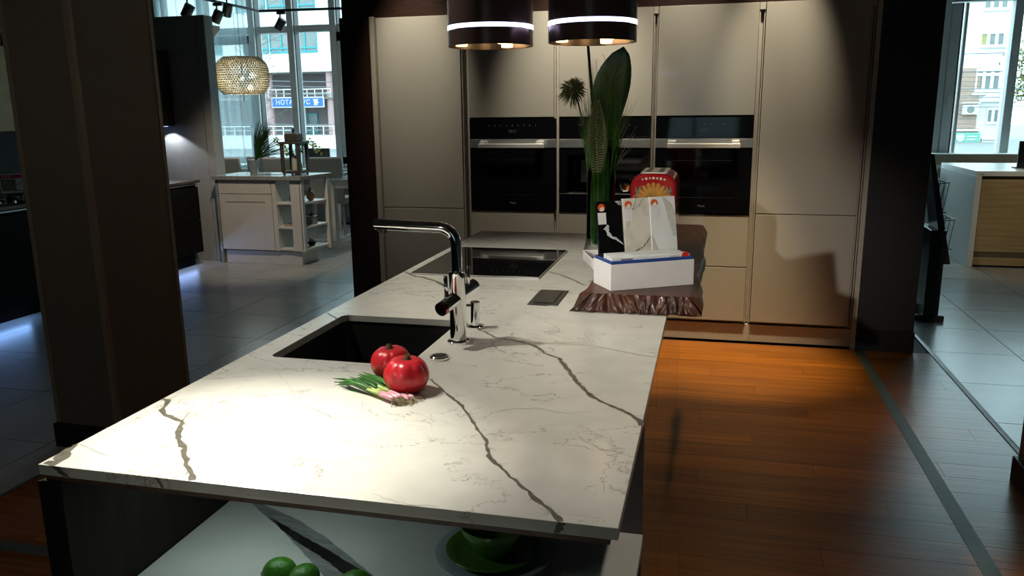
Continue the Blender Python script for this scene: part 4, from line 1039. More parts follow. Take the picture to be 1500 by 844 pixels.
for k in range(7): disc(b, (-0.045 + 0.015 * k, -0.0016, 0.264 - 0.0012 * (k - 3) ** 2 * 0.5), 0.0055 if k % 2 else 0.004, 'y', 10, 0.001)
b.build('painted_dots', 'white_dot', ts)

# ================================================================== VASE AND LEAVES
VX, VY = -0.445, 3.36
va = thing('glass_vase', 'tall clear glass vase with flared foot beside the wooden slab', 'vase', (VX, VY, CT))
MB().lathe([(0.074, 0.0005), (0.076, 0.006), (0.066, 0.030), (0.0595, 0.07), (0.0590, 0.20), (0.0595, 0.475), (0.0575, 0.475), (0.057, 0.20), (0.057, 0.07), (0.05, 0.04), (0.03, 0.032), (0.0005, 0.03)], n=40, cap=False).build('glass', 'vase_glass', va, smooth=True)
rnd = random.Random(11)
gb = MB()
for k in range(330):
    a = rnd.uniform(0, 2 * pi); r0 = rnd.uniform(0.0, 0.046); r1 = rnd.uniform(0.02, 0.095) if rnd.random() < 0.8 else rnd.uniform(0.08, 0.125)
    h = rnd.uniform(0.46, 0.80) if r1 < 0.07 else rnd.uniform(0.50, 0.68)
    a2 = a + rnd.uniform(-0.5, 0.5)
    p0 = Vector((r0 * cos(a), r0 * sin(a), 0.045)); pm = Vector((0.6 * r0 * cos(a) + 0.45 * min(r1, 0.06) * cos(a2), 0.6 * r0 * sin(a) + 0.45 * min(r1, 0.06) * sin(a2), 0.30)); p1 = Vector((r1 * cos(a2), r1 * sin(a2), h))
    pts = [p0.lerp(pm, t) for t in (0, 0.5)] + [pm, pm.lerp(p1, 0.5) + Vector((0, 0, 0.02)), p1]
    w_ = rnd.uniform(0.0025, 0.0065) if h < 0.62 else rnd.uniform(0.0012, 0.003)
    gb.ribbon(pts, [w_, w_, w_, w_ * 0.8, 0.0004], (cos(a + 1.2), sin(a + 1.2), 0.0), 0.0005)
g = thing('grass_bunch', 'dense bunch of long green grass standing in the glass vase', 'grass', (VX, VY, CT + 0.002))
tag(gb.build('grass_blades', 'blade', g), kind='stuff')
# broad leaf
def leaf_mesh(L, W, fold, bend, n=14):
    vs = []; fs = []
    for i in range(n + 1):
        t = i / n; w_ = W * (sin(pi * min(1, t) ** 1.25) ** 0.60) + 0.0006; x_ = 0.030 * t ** 2.2; wl_ = w_ * 1.12; wr_ = w_ * 0.88
        y_ = bend * (t ** 2); z = L * t
        rip = 0.004 * sin(i * 1.7)
        vs += [(x_ - wl_, y_ - fold * w_ + rip, z), (x_ - wl_ * 0.5, y_ - fold * w_ * 0.35, z), (x_, y_, z), (x_ + wr_ * 0.5, y_ - fold * w_ * 0.35, z), (x_ + wr_, y_ - fold * w_ - rip, z)]
    for i in range(n):
        for j in range(4): a = i * 5 + j; fs.append((a, a + 1, a + 6, a + 5))
    return vs, fs
bl = thing('broad_leaf', 'single large dark green leaf rising above the vase', 'leaf', (VX + 0.005, VY + 0.030, CT + 0.05))
vs, fs = leaf_mesh(0.40, 0.074, 0.10, 0.02)
lm = MB().add(vs, fs).build('leaf_blade', 'leaf', bl, smooth=True, loc=(0.006, -0.03, 0.405), rot=(radians(-3), radians(6), radians(4)))
so_ = lm.modifiers.new('solid', 'SOLIDIFY'); so_.thickness = 0.0012
mb = MB().tube([(0, -0.001, -0.03), (0, 0, 0.1), (0, 0.004, 0.25), (0.018, 0.012, 0.33), (0.028, 0.019, 0.39)], [0.003, 0.0028, 0.0022, 0.0014, 0.0006], 6)
for k in range(6):
    for s in (-1, 1):
        z = 0.05 + 0.052 * k; t = z / 0.4; y_ = 0.02 * t * t
        mb.tube([(0, y_ - 0.001, z), (s * 0.028, y_ - 0.006, z + 0.022), (s * 0.052, y_ - 0.014, z + 0.050)], [0.0012, 0.0009, 0.0005], 4)
mb.build('leaf_veins', 'leaf_rib', lm)
MB().tube([(0, 0, 0.0), (0.004, -0.01, 0.20), (0.012, -0.03, 0.41)], 0.004, 8).build('stalk', 'leaf_rib', bl)
# feathery frond
fr = thing('palm_frond', 'pale feathery frond hanging over the vase rim', 'frond', (VX - 0.006, VY - 0.060, CT + 0.05))
mb = MB(); mb.tube([(0, 0.055, 0.0), (0.0, 0.012, 0.25), (-0.006, -0.014, 0.45), (-0.008, -0.018, 0.60)], [0.0025, 0.002, 0.0016, 0.0006], 5); mb.build('midrib', 'frond', fr)
mb = MB()
for k in range(30):
    z = 0.30 + 0.0098 * k; L1 = 0.050 * sin(pi * (k + 4) / 35) ** 0.8
    y_ = -0.004 - 0.014 * min(1, (z - 0.28) / 0.2)
    for s in (-1, 1):
        c = Vector((-0.004, y_, z)); mb.ribbon([c, c + Vector((s * L1 * 0.55, -0.004, L1 * 0.25)), c + Vector((s * L1 * 0.9, -0.008, -L1 * 0.25))], [0.003, 0.0045, 0.0006], (0.1, -1, 0.2), 0.0004)
tag(mb.build('leaflets', 'frond', fr), kind='stuff')
# thistle flower
fl = thing('thistle_stem', 'spiky olive globe flower leaning out of the vase', 'flower', (VX - 0.01, VY - 0.01, CT + 0.05))
hc = Vector((-0.108, 0.0, 0.632))
MB().tube([(0, 0, 0), (-0.015, 0, 0.25), (-0.045, 0, 0.42), (-0.085, 0, 0.57), tuple(hc - Vector((-0.005, 0, 0.02)))], [0.004, 0.0038, 0.0035, 0.003, 0.004], 8).build('stalk', 'thistle', fl, smooth=True)
hd = MB().ball(tuple(hc), 0.026, n=12, m=8).build('flower_head', 'thistle', fl, smooth=True)
mb = MB(); rnd = random.Random(3)
for k in range(420):
    d = Vector((rnd.gauss(0, 1), rnd.gauss(0, 1), rnd.gauss(0, 1))).normalized(); L1 = rnd.uniform(0.020, 0.040) + (0.014 if d.z < -0.2 and d.x < 0.2 else 0)
    a = hc + d * 0.022; s = d.orthogonal(); mb.ribbon([a, a + d * L1 * 0.6, a + d * L1 + Vector((0, 0, -0.006))], [0.004, 0.003, 0.0005], s, 0.0006)
tag(mb.build('spikes', 'thistle', fl), kind='stuff')
tw = thing('twig', 'dark bare twig standing upright in the vase', 'twig', (VX + 0.0, VY + 0.02, CT + 0.05))
MB().tube([(0, 0, 0), (-0.02, 0.0, 0.35), (-0.046, 0.0, 0.62), (-0.068, 0.0, 0.86)], [0.007, 0.0068, 0.0062, 0.0055], 8).build('stick', 'twig', tw, smooth=True)
wg = thing('wispy_grass', 'thin wispy seed grass fanning out of the vase', 'grass', (VX, VY + 0.01, CT + 0.05))
mb = MB(); rnd = random.Random(23)
for k in range(46):
    s = 1 if k % 4 else -1
    x1 = s * rnd.uniform(0.05, 0.145) if s > 0 else -rnd.uniform(0.03, 0.09); h = rnd.uniform(0.40, 0.66)
    mb.tube([(0, 0, 0.02), (x1 * 0.22, rnd.uniform(-.01, .01), 0.28), (x1 * 0.6, rnd.uniform(-.03, .03), 0.28 + (h - 0.28) * 0.55), (x1, rnd.uniform(-.05, .05), h)], [0.0011, 0.0011, 0.0009, 0.0004], 4)
tag(mb.build('grass_stems', 'frond', wg), kind='stuff')


# ================================================================== EXTRACTOR HOODS
def hood(label, x, y, z0):
    t = thing('extractor_hood', label, 'hood', (x, y, z0), 0, 'cylinder hoods above the island')
    R = 0.163
    MB().lathe([(R, 0.077), (R, 0.62), (R - 0.006, 0.626), (0.02, 0.628)], n=64, cap=False).build('body', 'hood_body', t, auto=40)
    MB().lathe([(R - 0.004, 0.060), (R + 0.0008, 0.060), (R + 0.0008, 0.075), (R - 0.004, 0.075)], n=64, cap=False).build('light_ring', 'led_ring', t, auto=40)
    MB().lathe([(R - 0.006, 0.0), (R, 0.0), (R, 0.058), (R - 0.006, 0.058), (R - 0.006, 0.0)], n=64, cap=False).build('lower_rim', 'hood_body', t, auto=40)
    MB().lathe([(R - 0.008, 0.002), (R - 0.010, 0.050), (0.11, 0.052), (0.0005, 0.046)], n=48, cap=False).build('filter', 'hood_inner', t, auto=40)
    for k in range(4):
        if k == 3: break
        a = radians(70 + 120 * k)
        MB().lathe([(0.0005, 0.004), (0.022, 0.004), (0.026, 0.046)], (0.112 * cos(a), 0.112 * sin(a), 0), 18, cap=False).build('lamp', 'lamp_warm', t)
    for k in range(3):
        a = radians(90 + 120 * k)
        MB().tube([(0.12 * cos(a), 0.12 * sin(a), 0.626), (0.12 * cos(a), 0.12 * sin(a), 3.4 - z0)], 0.0015, 6).build('cable', 'steel', t)
    return t
hood('dark cylindrical hood with glowing ring above the hob', -0.842, 3.10, 1.760)
hood('dark cylindrical hood with glowing ring above the vase', -0.447, 3.08, 1.762)

# ================================================================== FLOOR TAPE
tag(MB().box(0.930, 0.988, 2.2, 5.29, 0.0002, 0.0012).build('floor_tape', 'tape'), 'grey green tape strip running along the planks to the black column', 'tape')
tag(MB().box(-2.74, -1.16, 2.095, 2.150, 0.0002, 0.0012).build('floor_tape', 'tape'), 'grey tape strip crossing the planks beside the dark gable', 'tape')

# ================================================================== BLACK KITCHEN RUN
kr = thing('kitchen_run', 'black handleless base units with brown top behind the taupe pillar', 'cabinet', (-5.36, 5.3, 0))
def onkr(o): o.parent = kr; o.location = (o.location.x + 5.36, o.location.y - 5.3, o.location.z); return o
onkr(MB().box(-5.66, -5.095, 3.5, 7.20, 0.13, 0.835).build('carcass', 'run_black'))
onkr(MB().box(-5.66, -5.14, 3.5, 7.15, 0.0, 0.13).build('plinth', 'run_black'))
for a, b in ((3.5, 4.4), (4.403, 5.3), (5.303, 6.2), (6.203, 7.2)):
    for z0, z1 in ((0.135, 0.462), (0.468, 0.800)):
        onkr(MB().box(-5.095, -5.066, a + 0.001, b - 0.001, z0, z1).build('drawer', 'run_black', bevel=0.0015))
onkr(MB().box(-5.67, -5.05, 3.5, 7.22, 0.842, 0.868).build('counter_top', 'dark_wood', bevel=0.002))
onkr(MB().box(-5.078, -5.066, 3.5, 7.19, 0.822, 0.832).build('rail_strip', 'ash_grey'))
onkr(MB().box(-5.16, -5.15, 6.15, 7.14, 0.118, 0.128).build('led_strip', 'led_strip')); onkr(MB().box(-5.16, -5.15, 4.2, 5.0, 0.118, 0.128).build('led_strip', 'led_strip'))
gh = thing('gas_hob', 'black gas hob on the brown counter of the black kitchen', 'hob', (-5.36, 5.15, 0.869))
MB().box(-0.25, 0.25, -0.38, 0.38, 0, 0.008).build('plate', 'black_gloss', gh, bevel=0.002)
for sx_ in (-0.12, 0.12):
    for sy_ in (-0.2, 0.2):
        gr_ = MB().lathe([(0.045, 0.008), (0.040, 0.020), (0.0005, 0.021)], (sx_, sy_, 0), 18).build('burner', 'dark_steel', gh)
        b = MB().box(sx_ - 0.10, sx_ + 0.10, sy_ - 0.004, sy_ + 0.004, 0.026, 0.036).box(sx_ - 0.004, sx_ + 0.004, sy_ - 0.10, sy_ + 0.10, 0.026, 0.036)
        for q_ in (-0.095, 0.095): b.box(sx_ + q_ - 0.004, sx_ + q_ + 0.004, sy_ - 0.004, sy_ + 0.004, 0.008, 0.030).box(sx_ - 0.004, sx_ + 0.004, sy_ + q_ - 0.004, sy_ + q_ + 0.004, 0.008, 0.030)
        b.build('pan_support', 'black_metal', gh)
for sy_ in (-0.12, 0, 0.12, 0.24): MB().lathe([(0.016, 0.008), (0.014, 0.026)], (0.215, sy_, 0), 12).build('knob', 'steel', gh)
cd = thing('sale_card', 'white and red sale card propped on the gas hob', 'card', (-5.44, 5.37, 0.915), radians(52))
MB().box(-0.115, 0.115, -0.002, 0.002, 0, 0.155).build('card', 'paper_white', cd, rot=(radians(-8), 0, 0)); c0 = cd.children[0]
MB().box(-0.112, 0.112, -0.0028, -0.002, 0.118, 0.146).build('red_band', 'sale_red', c0)
lettering('SALE', 0.027, 'paper_white', c0, (-0.068, -0.0032, 0.132)); lettering('%', 0.027, 'paper_white', c0, (0.088, -0.0032, 0.130))
MB().box(-0.105, -0.005, -0.0028, -0.002, 0.020, 0.112).build('printed_picture', 'print_green', c0)
MB().ribbon([(-0.06, -0.003, 0.03), (-0.02, -0.003, 0.055), (0.04, -0.003, 0.085), (0.11, -0.003, 0.088)], [0.006, 0.008, 0.006, 0.003], (0, -1, 0)).build('printed_stroke', 'label_ink', c0)
MB().box(0.07, 0.105, -0.0028, -0.002, 0.066, 0.074).build('printed_price', 'sale_red', c0); MB().box(-0.02, 0.05, -0.0028, -0.002, 0.016, 0.021).build('printed_line', 'sale_red', c0)
MB().box(-0.10, 0.10, -0.03, 0.03, -0.010, 0.0).build('foot', 'black_metal', cd)
wh = thing('chimney_hood', 'bronze sloping wall hood beside the taupe pillar', 'hood', (-5.40, 5.15, 1.41))
MB().prism_x([(-0.45, 0.0), (0.42, 0.0), (0.42, 0.05), (0.22, 0.62), (-0.25, 0.62), (-0.45, 0.05)], -0.26, 0.28).build('canopy', 'bronze', wh, bevel=0.003)
MB().box(-0.262, 0.05, -0.2, 0.17, 0.62, 1.2).build('chimney', 'black_metal', wh, bevel=0.003)
def wallcab(label, y0, y1):
    t = thing('wall_cabinet', label, 'cabinet', (-5.50, y0, 1.405), 0, 'dark wall cabinets of the black kitchen')
    MB().box(-0.165, 0.12, 0, y1 - y0, 0.004, 0.74).build('body', 'wood_jamb', t)
    MB().box(0.12, 0.14, 0.001, y1 - y0 - 0.001, 0.0, 0.742).build('door', 'wood_jamb', t, bevel=0.0015)
    MB().box(0.02, 0.07, 0.06, y1 - y0 - 0.02, -0.006, 0.004).build('led_strip', 'led_strip', t)
    return t
wallcab('dark brown wall cabinet against the grey partition', 6.55, 7.34)
wallcab('dark brown wall cabinet between hood and partition cabinet', 5.75, 6.54)
l_ = bpy.data.lights.new('under_cabinet_light', 'SPOT'); l_.energy = 7; l_.color = (0.85, 0.9, 1.0); l_.spot_size = radians(120); l_.shadow_soft_size = 0.02
lo_ = bpy.data.objects.new('under_cabinet_light', l_); COL.objects.link(lo_); lo_.location = (-5.45, 7.30, 1.385)
area('plinth_led_a', (-5.12, 6.6, 0.10), (-4.6, 6.6, -0.15), 1.1, 0.02, 1.3, (0.32, 0.50, 1.0))
area('plinth_led_b', (-5.12, 4.55, 0.10), (-4.6, 4.55, -0.15), 0.9, 0.02, 1.3, (0.25, 0.48, 1.0))

# tall cream unit with cornice behind the partition
tc = thing('tall_cream_cabinet', 'tall cream cabinet with a cornice just behind the partition', 'cabinet', (-5.575, 7.80, 0))
MB().box(-0.35, 0.345, -0.16, 0.12, 0.08, 2.28).build('body', 'ledge', tc, bevel=0.003)
MB().prism_y([(-0.36, 2.28), (0.35, 2.28), (0.36, 2.32), (0.44, 2.40), (0.44, 2.43), (-0.44, 2.43), (-0.36, 2.32)], -0.20, 0.14).build('cornice', 'ledge', tc, bevel=0.003)
MB().box(-0.33, 0.32, -0.14, 0.10, 0, 0.08).build('plinth', 'ledge', tc)

# ================================================================== WHITE CORNER ISLAND
wi = thing('display_island', 'white base unit with open end shelves in the dining corner', 'cabinet', (-4.44, 7.5, 0))
def onwi(o): o.parent = wi; o.location = (o.location.x + 4.44, o.location.y - 7.5, o.location.z); return o
F = 7.29
onwi(MB().box(-4.895, -4.275, F + 0.02, 7.75, 0.145, 0.862).build('carcass', 'white_lac'))
onwi(MB().box(-4.925, -4.900, F - 0.002, 7.77, 0.0, 0.862).build('side_panel', 'grey_top', bevel=0.002))
onwi(MB().box(-4.885, -4.02, F + 0.03, 7.68, 0.0, 0.135).build('plinth', 'white_lac', bevel=0.002))
d = onwi(MB().box(-4.893, -4.298, F, F + 0.02, 0.725, 0.858).build('drawer', 'white_lac', bevel=0.002))
d = onwi(MB().box(-4.893, -4.298, F, F + 0.02, 0.150, 0.719).build('door', 'white_lac', bevel=0.002))
fr_ = MB().box(-4.82, -4.37, F - 0.003, F + 0.001, 0.640, 0.650).build('door_groove', 'ledge', d); fr_.location = (0, 0, 0)
onwi(MB().box(-4.292, -4.245, F, F + 0.05, 0.145, 0.862).build('stile', 'white_lac', bevel=0.002))
onwi(MB().box(-4.27, -4.25, F + 0.05, 7.75, 0.145, 0.862).build('inner_side', 'white_lac'))
for z in (0.148, 0.372, 0.618):
    onwi(MB().prism([(-4.25, F + 0.006), (-3.97, F + 0.006), (-3.90, 7.745), (-4.25, 7.745)], z, z + 0.020).build('shelf', 'white_lac', bevel=0.002))
onwi(MB().box(-4.085, -3.975, F, F + 0.03, 0.145, 0.862).build('corner_post', 'white_lac', bevel=0.002))
onwi(MB().box(-3.985, -3.955, F + 0.0, F + 0.05, 0.145, 0.862).build('corner_post', 'white_lac', bevel=0.002))
onwi(MB().box(-3.925, -3.885, 7.71, 7.775, 0.12, 0.862).build('end_post', 'white_lac', bevel=0.002))
onwi(MB().prism([(-4.945, F - 0.025), (-3.955, F - 0.025), (-3.87, 7.80), (-4.945, 7.80)], 0.864, 0.905).build('counter_top', 'grey_top', bevel=0.003))
WT = 0.906
# lantern
la = thing('lantern', 'brown wooden lantern with glass sides on the white island', 'lantern', (-4.12, 7.50, WT)); la.scale = (1.12, 1.12, 1.18)
MB().box(-0.09, 0.09, -0.09, 0.09, 0.015, 0.035).build('base', 'lantern', la, bevel=0.002)
for a in (-1, 1):
    for b in (-1, 1):
        MB().box(a * 0.080 - 0.013, a * 0.080 + 0.013, b * 0.080 - 0.013, b * 0.080 + 0.013, 0.035, 0.262).build('post', 'lantern', la)
        MB().lathe([(0.010, 0), (0.010, 0.015)], (a * 0.075, b * 0.075, 0), 10).build('foot', 'black_metal', la)
MB().box(-0.102, 0.102, -0.102, 0.102, 0.262, 0.282).build('top_frame', 'lantern', la, bevel=0.003)
MB().box(-0.062, 0.062, -0.062, 0.062, 0.282, 0.350).build('roof', 'lantern', la, bevel=0.008)
MB().lathe([(0.012, 0.35), (0.008, 0.365), (0.016, 0.378), (0.010, 0.392), (0.004, 0.40)], n=12).build('finial', 'black_metal', la)
for y_ in (-0.083, 0.081): MB().box(-0.066, 0.066, y_, y_ + 0.002, 0.036, 0.261).build('glass_side', 'pane', la)
cn = thing('candle', 'tall cream candle inside the wooden lantern', 'candle', (-4.14, 7.53, WT + 0.0352))
MB().lathe([(0.032, 0), (0.032, 0.155), (0.028, 0.158), (0.0005, 0.150)], n=20).build('wax', 'candle', cn); MB().tube([(0, 0, 0.15), (0.001, 0, 0.165)], 0.0015, 5).build('wick', 'black_metal', cn)
cn = thing('candle', 'short green candle inside the wooden lantern', 'candle', (-4.075, 7.50, WT + 0.0352))
MB().lathe([(0.028, 0), (0.028, 0.075), (0.024, 0.078), (0.0005, 0.072)], n=20).build('wax', 'candle_green', cn); MB().tube([(0, 0, 0.07), (0.001, 0, 0.085)], 0.0015, 5).build('wick', 'black_metal', cn)
# zinc bucket with grasses
bk = thing('zinc_vase', 'zinc bucket vase on the white island', 'vase', (-4.67, 7.62, WT))
MB().lathe([(0.040, 0.0), (0.055, 0.14), (0.056, 0.142), (0.052, 0.14), (0.037, 0.006), (0.0005, 0.005)], n=28, cap=False).build('bucket', 'ash_grey', bk, smooth=True)
gr = thing('reed_bunch', 'dark green reeds fanning out of the zinc vase', 'reeds', (-4.67, 7.62, WT + 0.008))
mb = MB(); rnd = random.Random(9)
for k in range(150):
    x1 = rnd.uniform(0.08, 0.27) if k % 3 else rnd.uniform(0.15, 0.42); h = rnd.uniform(0.34, 0.55) if x1 < 0.3 else rnd.uniform(0.2, 0.36); y1 = rnd.uniform(-0.08, 0.06)
    mb.tube([(rnd.uniform(-.02, .01), rnd.uniform(-.02, .02), 0.0), (0.028 + x1 * 0.06, y1 * 0.2, 0.15), (x1 * 0.55, y1 * 0.6, 0.15 + (h - 0.15) * 0.6), (x1, y1, h)], [0.003, 0.003, 0.0028, 0.001], 4)
tag(mb.build('reed_stems', 'leaf', gr), kind='stuff')
# spray of yellow-green blossom behind the lantern
def spray(label, pts, seed, cat='flower'):
    t = thing('flower_spray', label, cat, pts[0])
    P = [Vector(p_) - Vector(pts[0]) for p_ in pts]
    MB().tube(P, 0.003, 6).build('stem', 'leaf', t, smooth=True)
    rnd = random.Random(seed); mb = MB()
    for k in range(46):
        f = rnd.uniform(0.35, 1) * (len(P) - 1); i = min(int(f), len(P) - 2); c = P[i].lerp(P[i + 1], f - i) + Vector((rnd.gauss(0, .022), rnd.gauss(0, .02), rnd.gauss(0, .018)))
        mb.ball(tuple(c), 0.014, 0.012, 0.009, 6, 4)
    tag(mb.build('petals', 'yellow_green', t), kind='stuff')
    return t
gv = thing('green_vase', 'small pale vase hidden behind the wooden lantern', 'vase', (-4.20, 7.68, WT))
MB().lathe([(0.03, 0), (0.045, 0.05), (0.030, 0.11), (0.022, 0.14), (0.018, 0.14), (0.026, 0.11), (0.04, 0.05), (0.0005, 0.006)], n=20, cap=False).build('pot', 'white_lac', gv, smooth=True)
spray('yellow green blossom spray arching over the lantern side towards the screen', [(-4.20, 7.68, WT + 0.03), (-4.19, 7.68, WT + 0.18), (-4.10, 7.69, WT + 0.33), (-4.00, 7.70, WT + 0.30), (-3.93, 7.70, WT + 0.20)], 1)
spray('yellow green blossom spray leaning towards the reed bunch', [(-4.20, 7.685, WT + 0.03), (-4.22, 7.69, WT + 0.16), (-4.36, 7.70, WT + 0.26), (-4.44, 7.70, WT + 0.34)], 2)
# place setting by the vase
for i in range(5):
    t = thing('cutlery', 'steel cutlery piece on the white island, %s from the zinc vase' % ['first', 'second', 'third', 'fourth', 'last'][i], 'cutlery', (-4.47 + 0.05 * i, 7.50 + 0.01 * i, WT), radians(-35), 'cutlery on the white island')
    MB().box(-0.006, 0.006, -0.10, 0.02, 0.0005, 0.004).build('handle', 'chrome', t, bevel=0.001); MB().box(-0.010, 0.010, 0.02, 0.09, 0.0005, 0.003).build('head', 'chrome', t, bevel=0.001)
# small things on the open shelves
def pot_plant(label, x, y, z, mat_pot, r, h, seed, leafh):
    t = thing('potted_plant', label, 'plant', (x, y, z))
    MB().box(-r, r, -r, r, 0.0005, h).build('pot', mat_pot, t, bevel=0.004)
    mb = MB(); rnd = random.Random(seed)
    for k in range(26):
        a = rnd.uniform(0, 2 * pi); q_ = rnd.uniform(0, r * 0.9); b_x = Vector((q_ * cos(a), q_ * sin(a), h)); mb.ribbon([b_x, b_x + Vector((0.3 * q_ * cos(a), 0.3 * q_ * sin(a), leafh * 0.6)), b_x + Vector((0.9 * q_ * cos(a), 0.9 * q_ * sin(a), leafh * rnd.uniform(.7, 1)))], [0.010, 0.012, 0.002], (cos(a), sin(a), 0.2), 0.002)
    tag(mb.build('leaves', 'leaf', t), kind='stuff')
pot_plant('dark leafy plant in brown pot on the upper open shelf', -4.125, 7.42, 0.639, 'lantern', 0.030, 0.06, 4, 0.075)
pot_plant('small green plant in grey pot on the middle open shelf', -4.01, 7.56, 0.393, 'grey_top', 0.045, 0.085, 6, 0.04)
pj = thing('round_jar', 'round peach ceramic jar on the upper open shelf', 'jar', (-4.00, 7.55, 0.6385))
MB().lathe([(0.020, 0), (0.042, 0.025), (0.045, 0.05), (0.030, 0.085), (0.014, 0.095), (0.016, 0.13), (0.012, 0.13), (0.0005, 0.02)], n=24, cap=False).build('body', 'terracotta', pj, smooth=True)
tr = thing('wooden_tray', 'pale wooden tray lying on the middle open shelf', 'tray', (-4.10, 7.38, 0.3925))
MB().box(-0.11, 0.10, -0.04, 0.06, 0, 0.006).box(-0.11, 0.10, -0.04, -0.032, 0.006, 0.022).box(-0.11, 0.10, 0.052, 0.06, 0.006, 0.022).build('tray', 'ledge', tr, bevel=0.001)
bwl = thing('dark_bowl', 'dark bowl with a white lid on the lowest open shelf', 'bowl', (-4.02, 7.55, 0.1685))
MB().lathe([(0.025, 0), (0.05, 0.03), (0.055, 0.045), (0.05, 0.045), (0.0005, 0.01)], n=20, cap=False).build('bowl', 'base_black', bwl, smooth=True); MB().ball((0, 0, 0.055), 0.035, 0.035, 0.028, 16, 8).build('lid', 'white_lac', bwl, smooth=True)

# ================================================================== DINING CORNER
dt = thing('dining_table', 'white dining table with slab legs behind the white island', 'table', (-3.75, 9.25, 0))
MB().box(-0.70, 1.0, -0.50, 0.45, 0.715, 0.75).build('table_top', 'grey_top', dt, bevel=0.003)
for x_ in (-0.66, 0.92):
    MB().box(x_, x_ + 0.06, -0.46, 0.42, 0.0, 0.03).box(x_, x_ + 0.06, -0.46, -0.38, 0.03, 0.715).box(x_, x_ + 0.06, 0.34, 0.42, 0.03, 0.715).build('leg_frame', 'white_lac', dt, bevel=0.003)
MB().box(-0.62, 0.92, -0.44, 0.40, 0.64, 0.714).build('apron', 'white_lac', dt)
def chair(label, x, y, rot, mt, low=False):
    t = thing('dining_chair', label, 'chair', (x, y, 0), rot, 'upholstered dining chairs')
    MB().box(-0.21, 0.21, -0.22, 0.20, 0.42, 0.49).build('seat', mt, t, bevel=0.02, seg=3)
    b = MB().prism_x([(0.17, 0.45), (0.22, 0.45), (0.27, 0.98), (0.235, 1.0), (0.22, 0.98)], -0.205, 0.205).build('backrest', mt, t, bevel=0.012, seg=3)
    for a in (-1, 1):
        for c in (-1, 1): MB().tube([(a * 0.17, c * 0.17, 0.43), (a * 0.185, c * 0.195, 0.0)], [0.021, 0.015], 8).build('leg', 'upholstery_dark', t)
    return t
chair('taupe chair facing away, standing at the white table beside the jamb', -4.60, 9.25, radians(192), 'upholstery')
chair('taupe chair seen behind the wooden lantern', -5.10, 9.15, radians(170), 'upholstery')
chair('second taupe chair seen behind the wooden lantern, nearer the zinc vase', -5.42, 9.30, radians(176), 'upholstery_dark')
chair('taupe chair by the sheer curtain, close to the zinc vase', -5.86, 9.1, radians(186), 'upholstery')
chair('slate chair under the far side of the dining table', -3.95, 9.30, radians(20), 'upholstery_dark')
mn = thing('monitor', 'black flat monitor standing near the dining corner window', 'monitor', (-5.08, 9.86, 0.752), radians(185))
MB().box(-0.17, 0.17, -0.015, 0.015, 0.06, 0.31).build('screen', 'screen', mn, bevel=0.004); MB().box(-0.02, 0.02, -0.01, 0.012, 0.005, 0.07).build('stand', 'black_metal', mn); MB().box(-0.09, 0.09, -0.06, 0.06, 0, 0.006).build('foot', 'black_metal', mn)
MB().box(-0.16, 0.16, -0.0158, -0.015, 0.07, 0.30).build('panel', 'black_gloss', mn)
dk = thing('side_table', 'low grey table by the window carrying the black monitor', 'table', (-5.15, 9.86, 0))
MB().box(-0.45, 0.45, -0.22, 0.24, 0.72, 0.75).build('table_top', 'grey_top', dk, bevel=0.003)
for a in (-1, 1):
    for b in (-1, 1): MB().box(a * 0.42 - 0.02, a * 0.42 + 0.02, b * 0.19 - 0.02, b * 0.19 + 0.02, 0, 0.72).build('leg', 'white_lac', dk)
# pendant lamp of crystal beads
pd = thing('pendant_lamp', 'round pendant lamp of golden crystal beads over the dining corner', 'lamp', (-5.40, 8.72, 1.96))
PR = [(0.225, -0.205), (0.262, -0.165), (0.288, -0.11), (0.30, -0.05), (0.302, 0.01), (0.296, 0.07), (0.278, 0.125), (0.245, 0.165), (0.205, 0.195)]
mb = MB(); rows_ = 20; colsn = 60
for i in range(rows_):
    f = i / (rows_ - 1) * (len(PR) - 1); k = min(int(f), len(PR) - 2); r_ = lerp(PR[k][0], PR[k + 1][0], f - k); z = lerp(PR[k][1], PR[k + 1][1], f - k)
    for j in range(colsn):
        a = 2 * pi * (j + 0.5 * (i % 2)) / colsn
        c = (r_ * cos(a), r_ * sin(a), z); s = 0.0158
        mb.add([(c[0] + s, c[1], c[2]), (c[0] - s, c[1], c[2]), (c[0], c[1] + s, c[2]), (c[0], c[1] - s, c[2]), (c[0], c[1], c[2] + s), (c[0], c[1], c[2] - s)],
               [(0, 2, 4), (2, 1, 4), (1, 3, 4), (3, 0, 4), (2, 0, 5), (1, 2, 5), (3, 1, 5), (0, 3, 5)])
tag(mb.build('crystal_beads', 'crystal', pd), kind='stuff')
for (r_, z) in ((0.205, 0.20), (0.225, -0.21)):
    MB().tube([(r_ * cos(2 * pi * k / 40), r_ * sin(2 * pi * k / 40), z) for k in range(41)], 0.006, 6).build('hoop', 'crystal', pd, smooth=True)
for k in range(8):
    a = 2 * pi * k / 8
    MB().tube([((r_ - 0.014) * cos(a), (r_ - 0.014) * sin(a), z) for r_, z in PR], 0.003, 5).build('rib', 'crystal', pd, smooth=True)
MB().tube([(0, 0, 1.44), (0, 0, 0.20)], 0.003, 6).build('cord', 'black_metal', pd)
MB().tube([(-0.205, 0, 0.20), (0.205, 0, 0.20)], 0.004, 6).tube([(0, 0, 0.20), (0, 0, 0.02)], 0.006, 6).build('holder', 'black_metal', pd)
MB().tube([(0, 0, -0.10), (0, 0, -0.30)], 0.005, 6).build('drop', 'black_metal', pd)
l_ = bpy.data.lights.new('pendant_light', 'POINT'); l_.energy = 14; l_.color = (1, 0.94, 0.88); l_.shadow_soft_size = 0.03
lo_ = bpy.data.objects.new('pendant_light', l_); COL.objects.link(lo_); lo_.location = (-5.40, 8.72, 1.88)
MB().ball((0, 0, -0.03), 0.022, n=14, m=8).build('bulb', 'lamp_soft', pd, smooth=True)

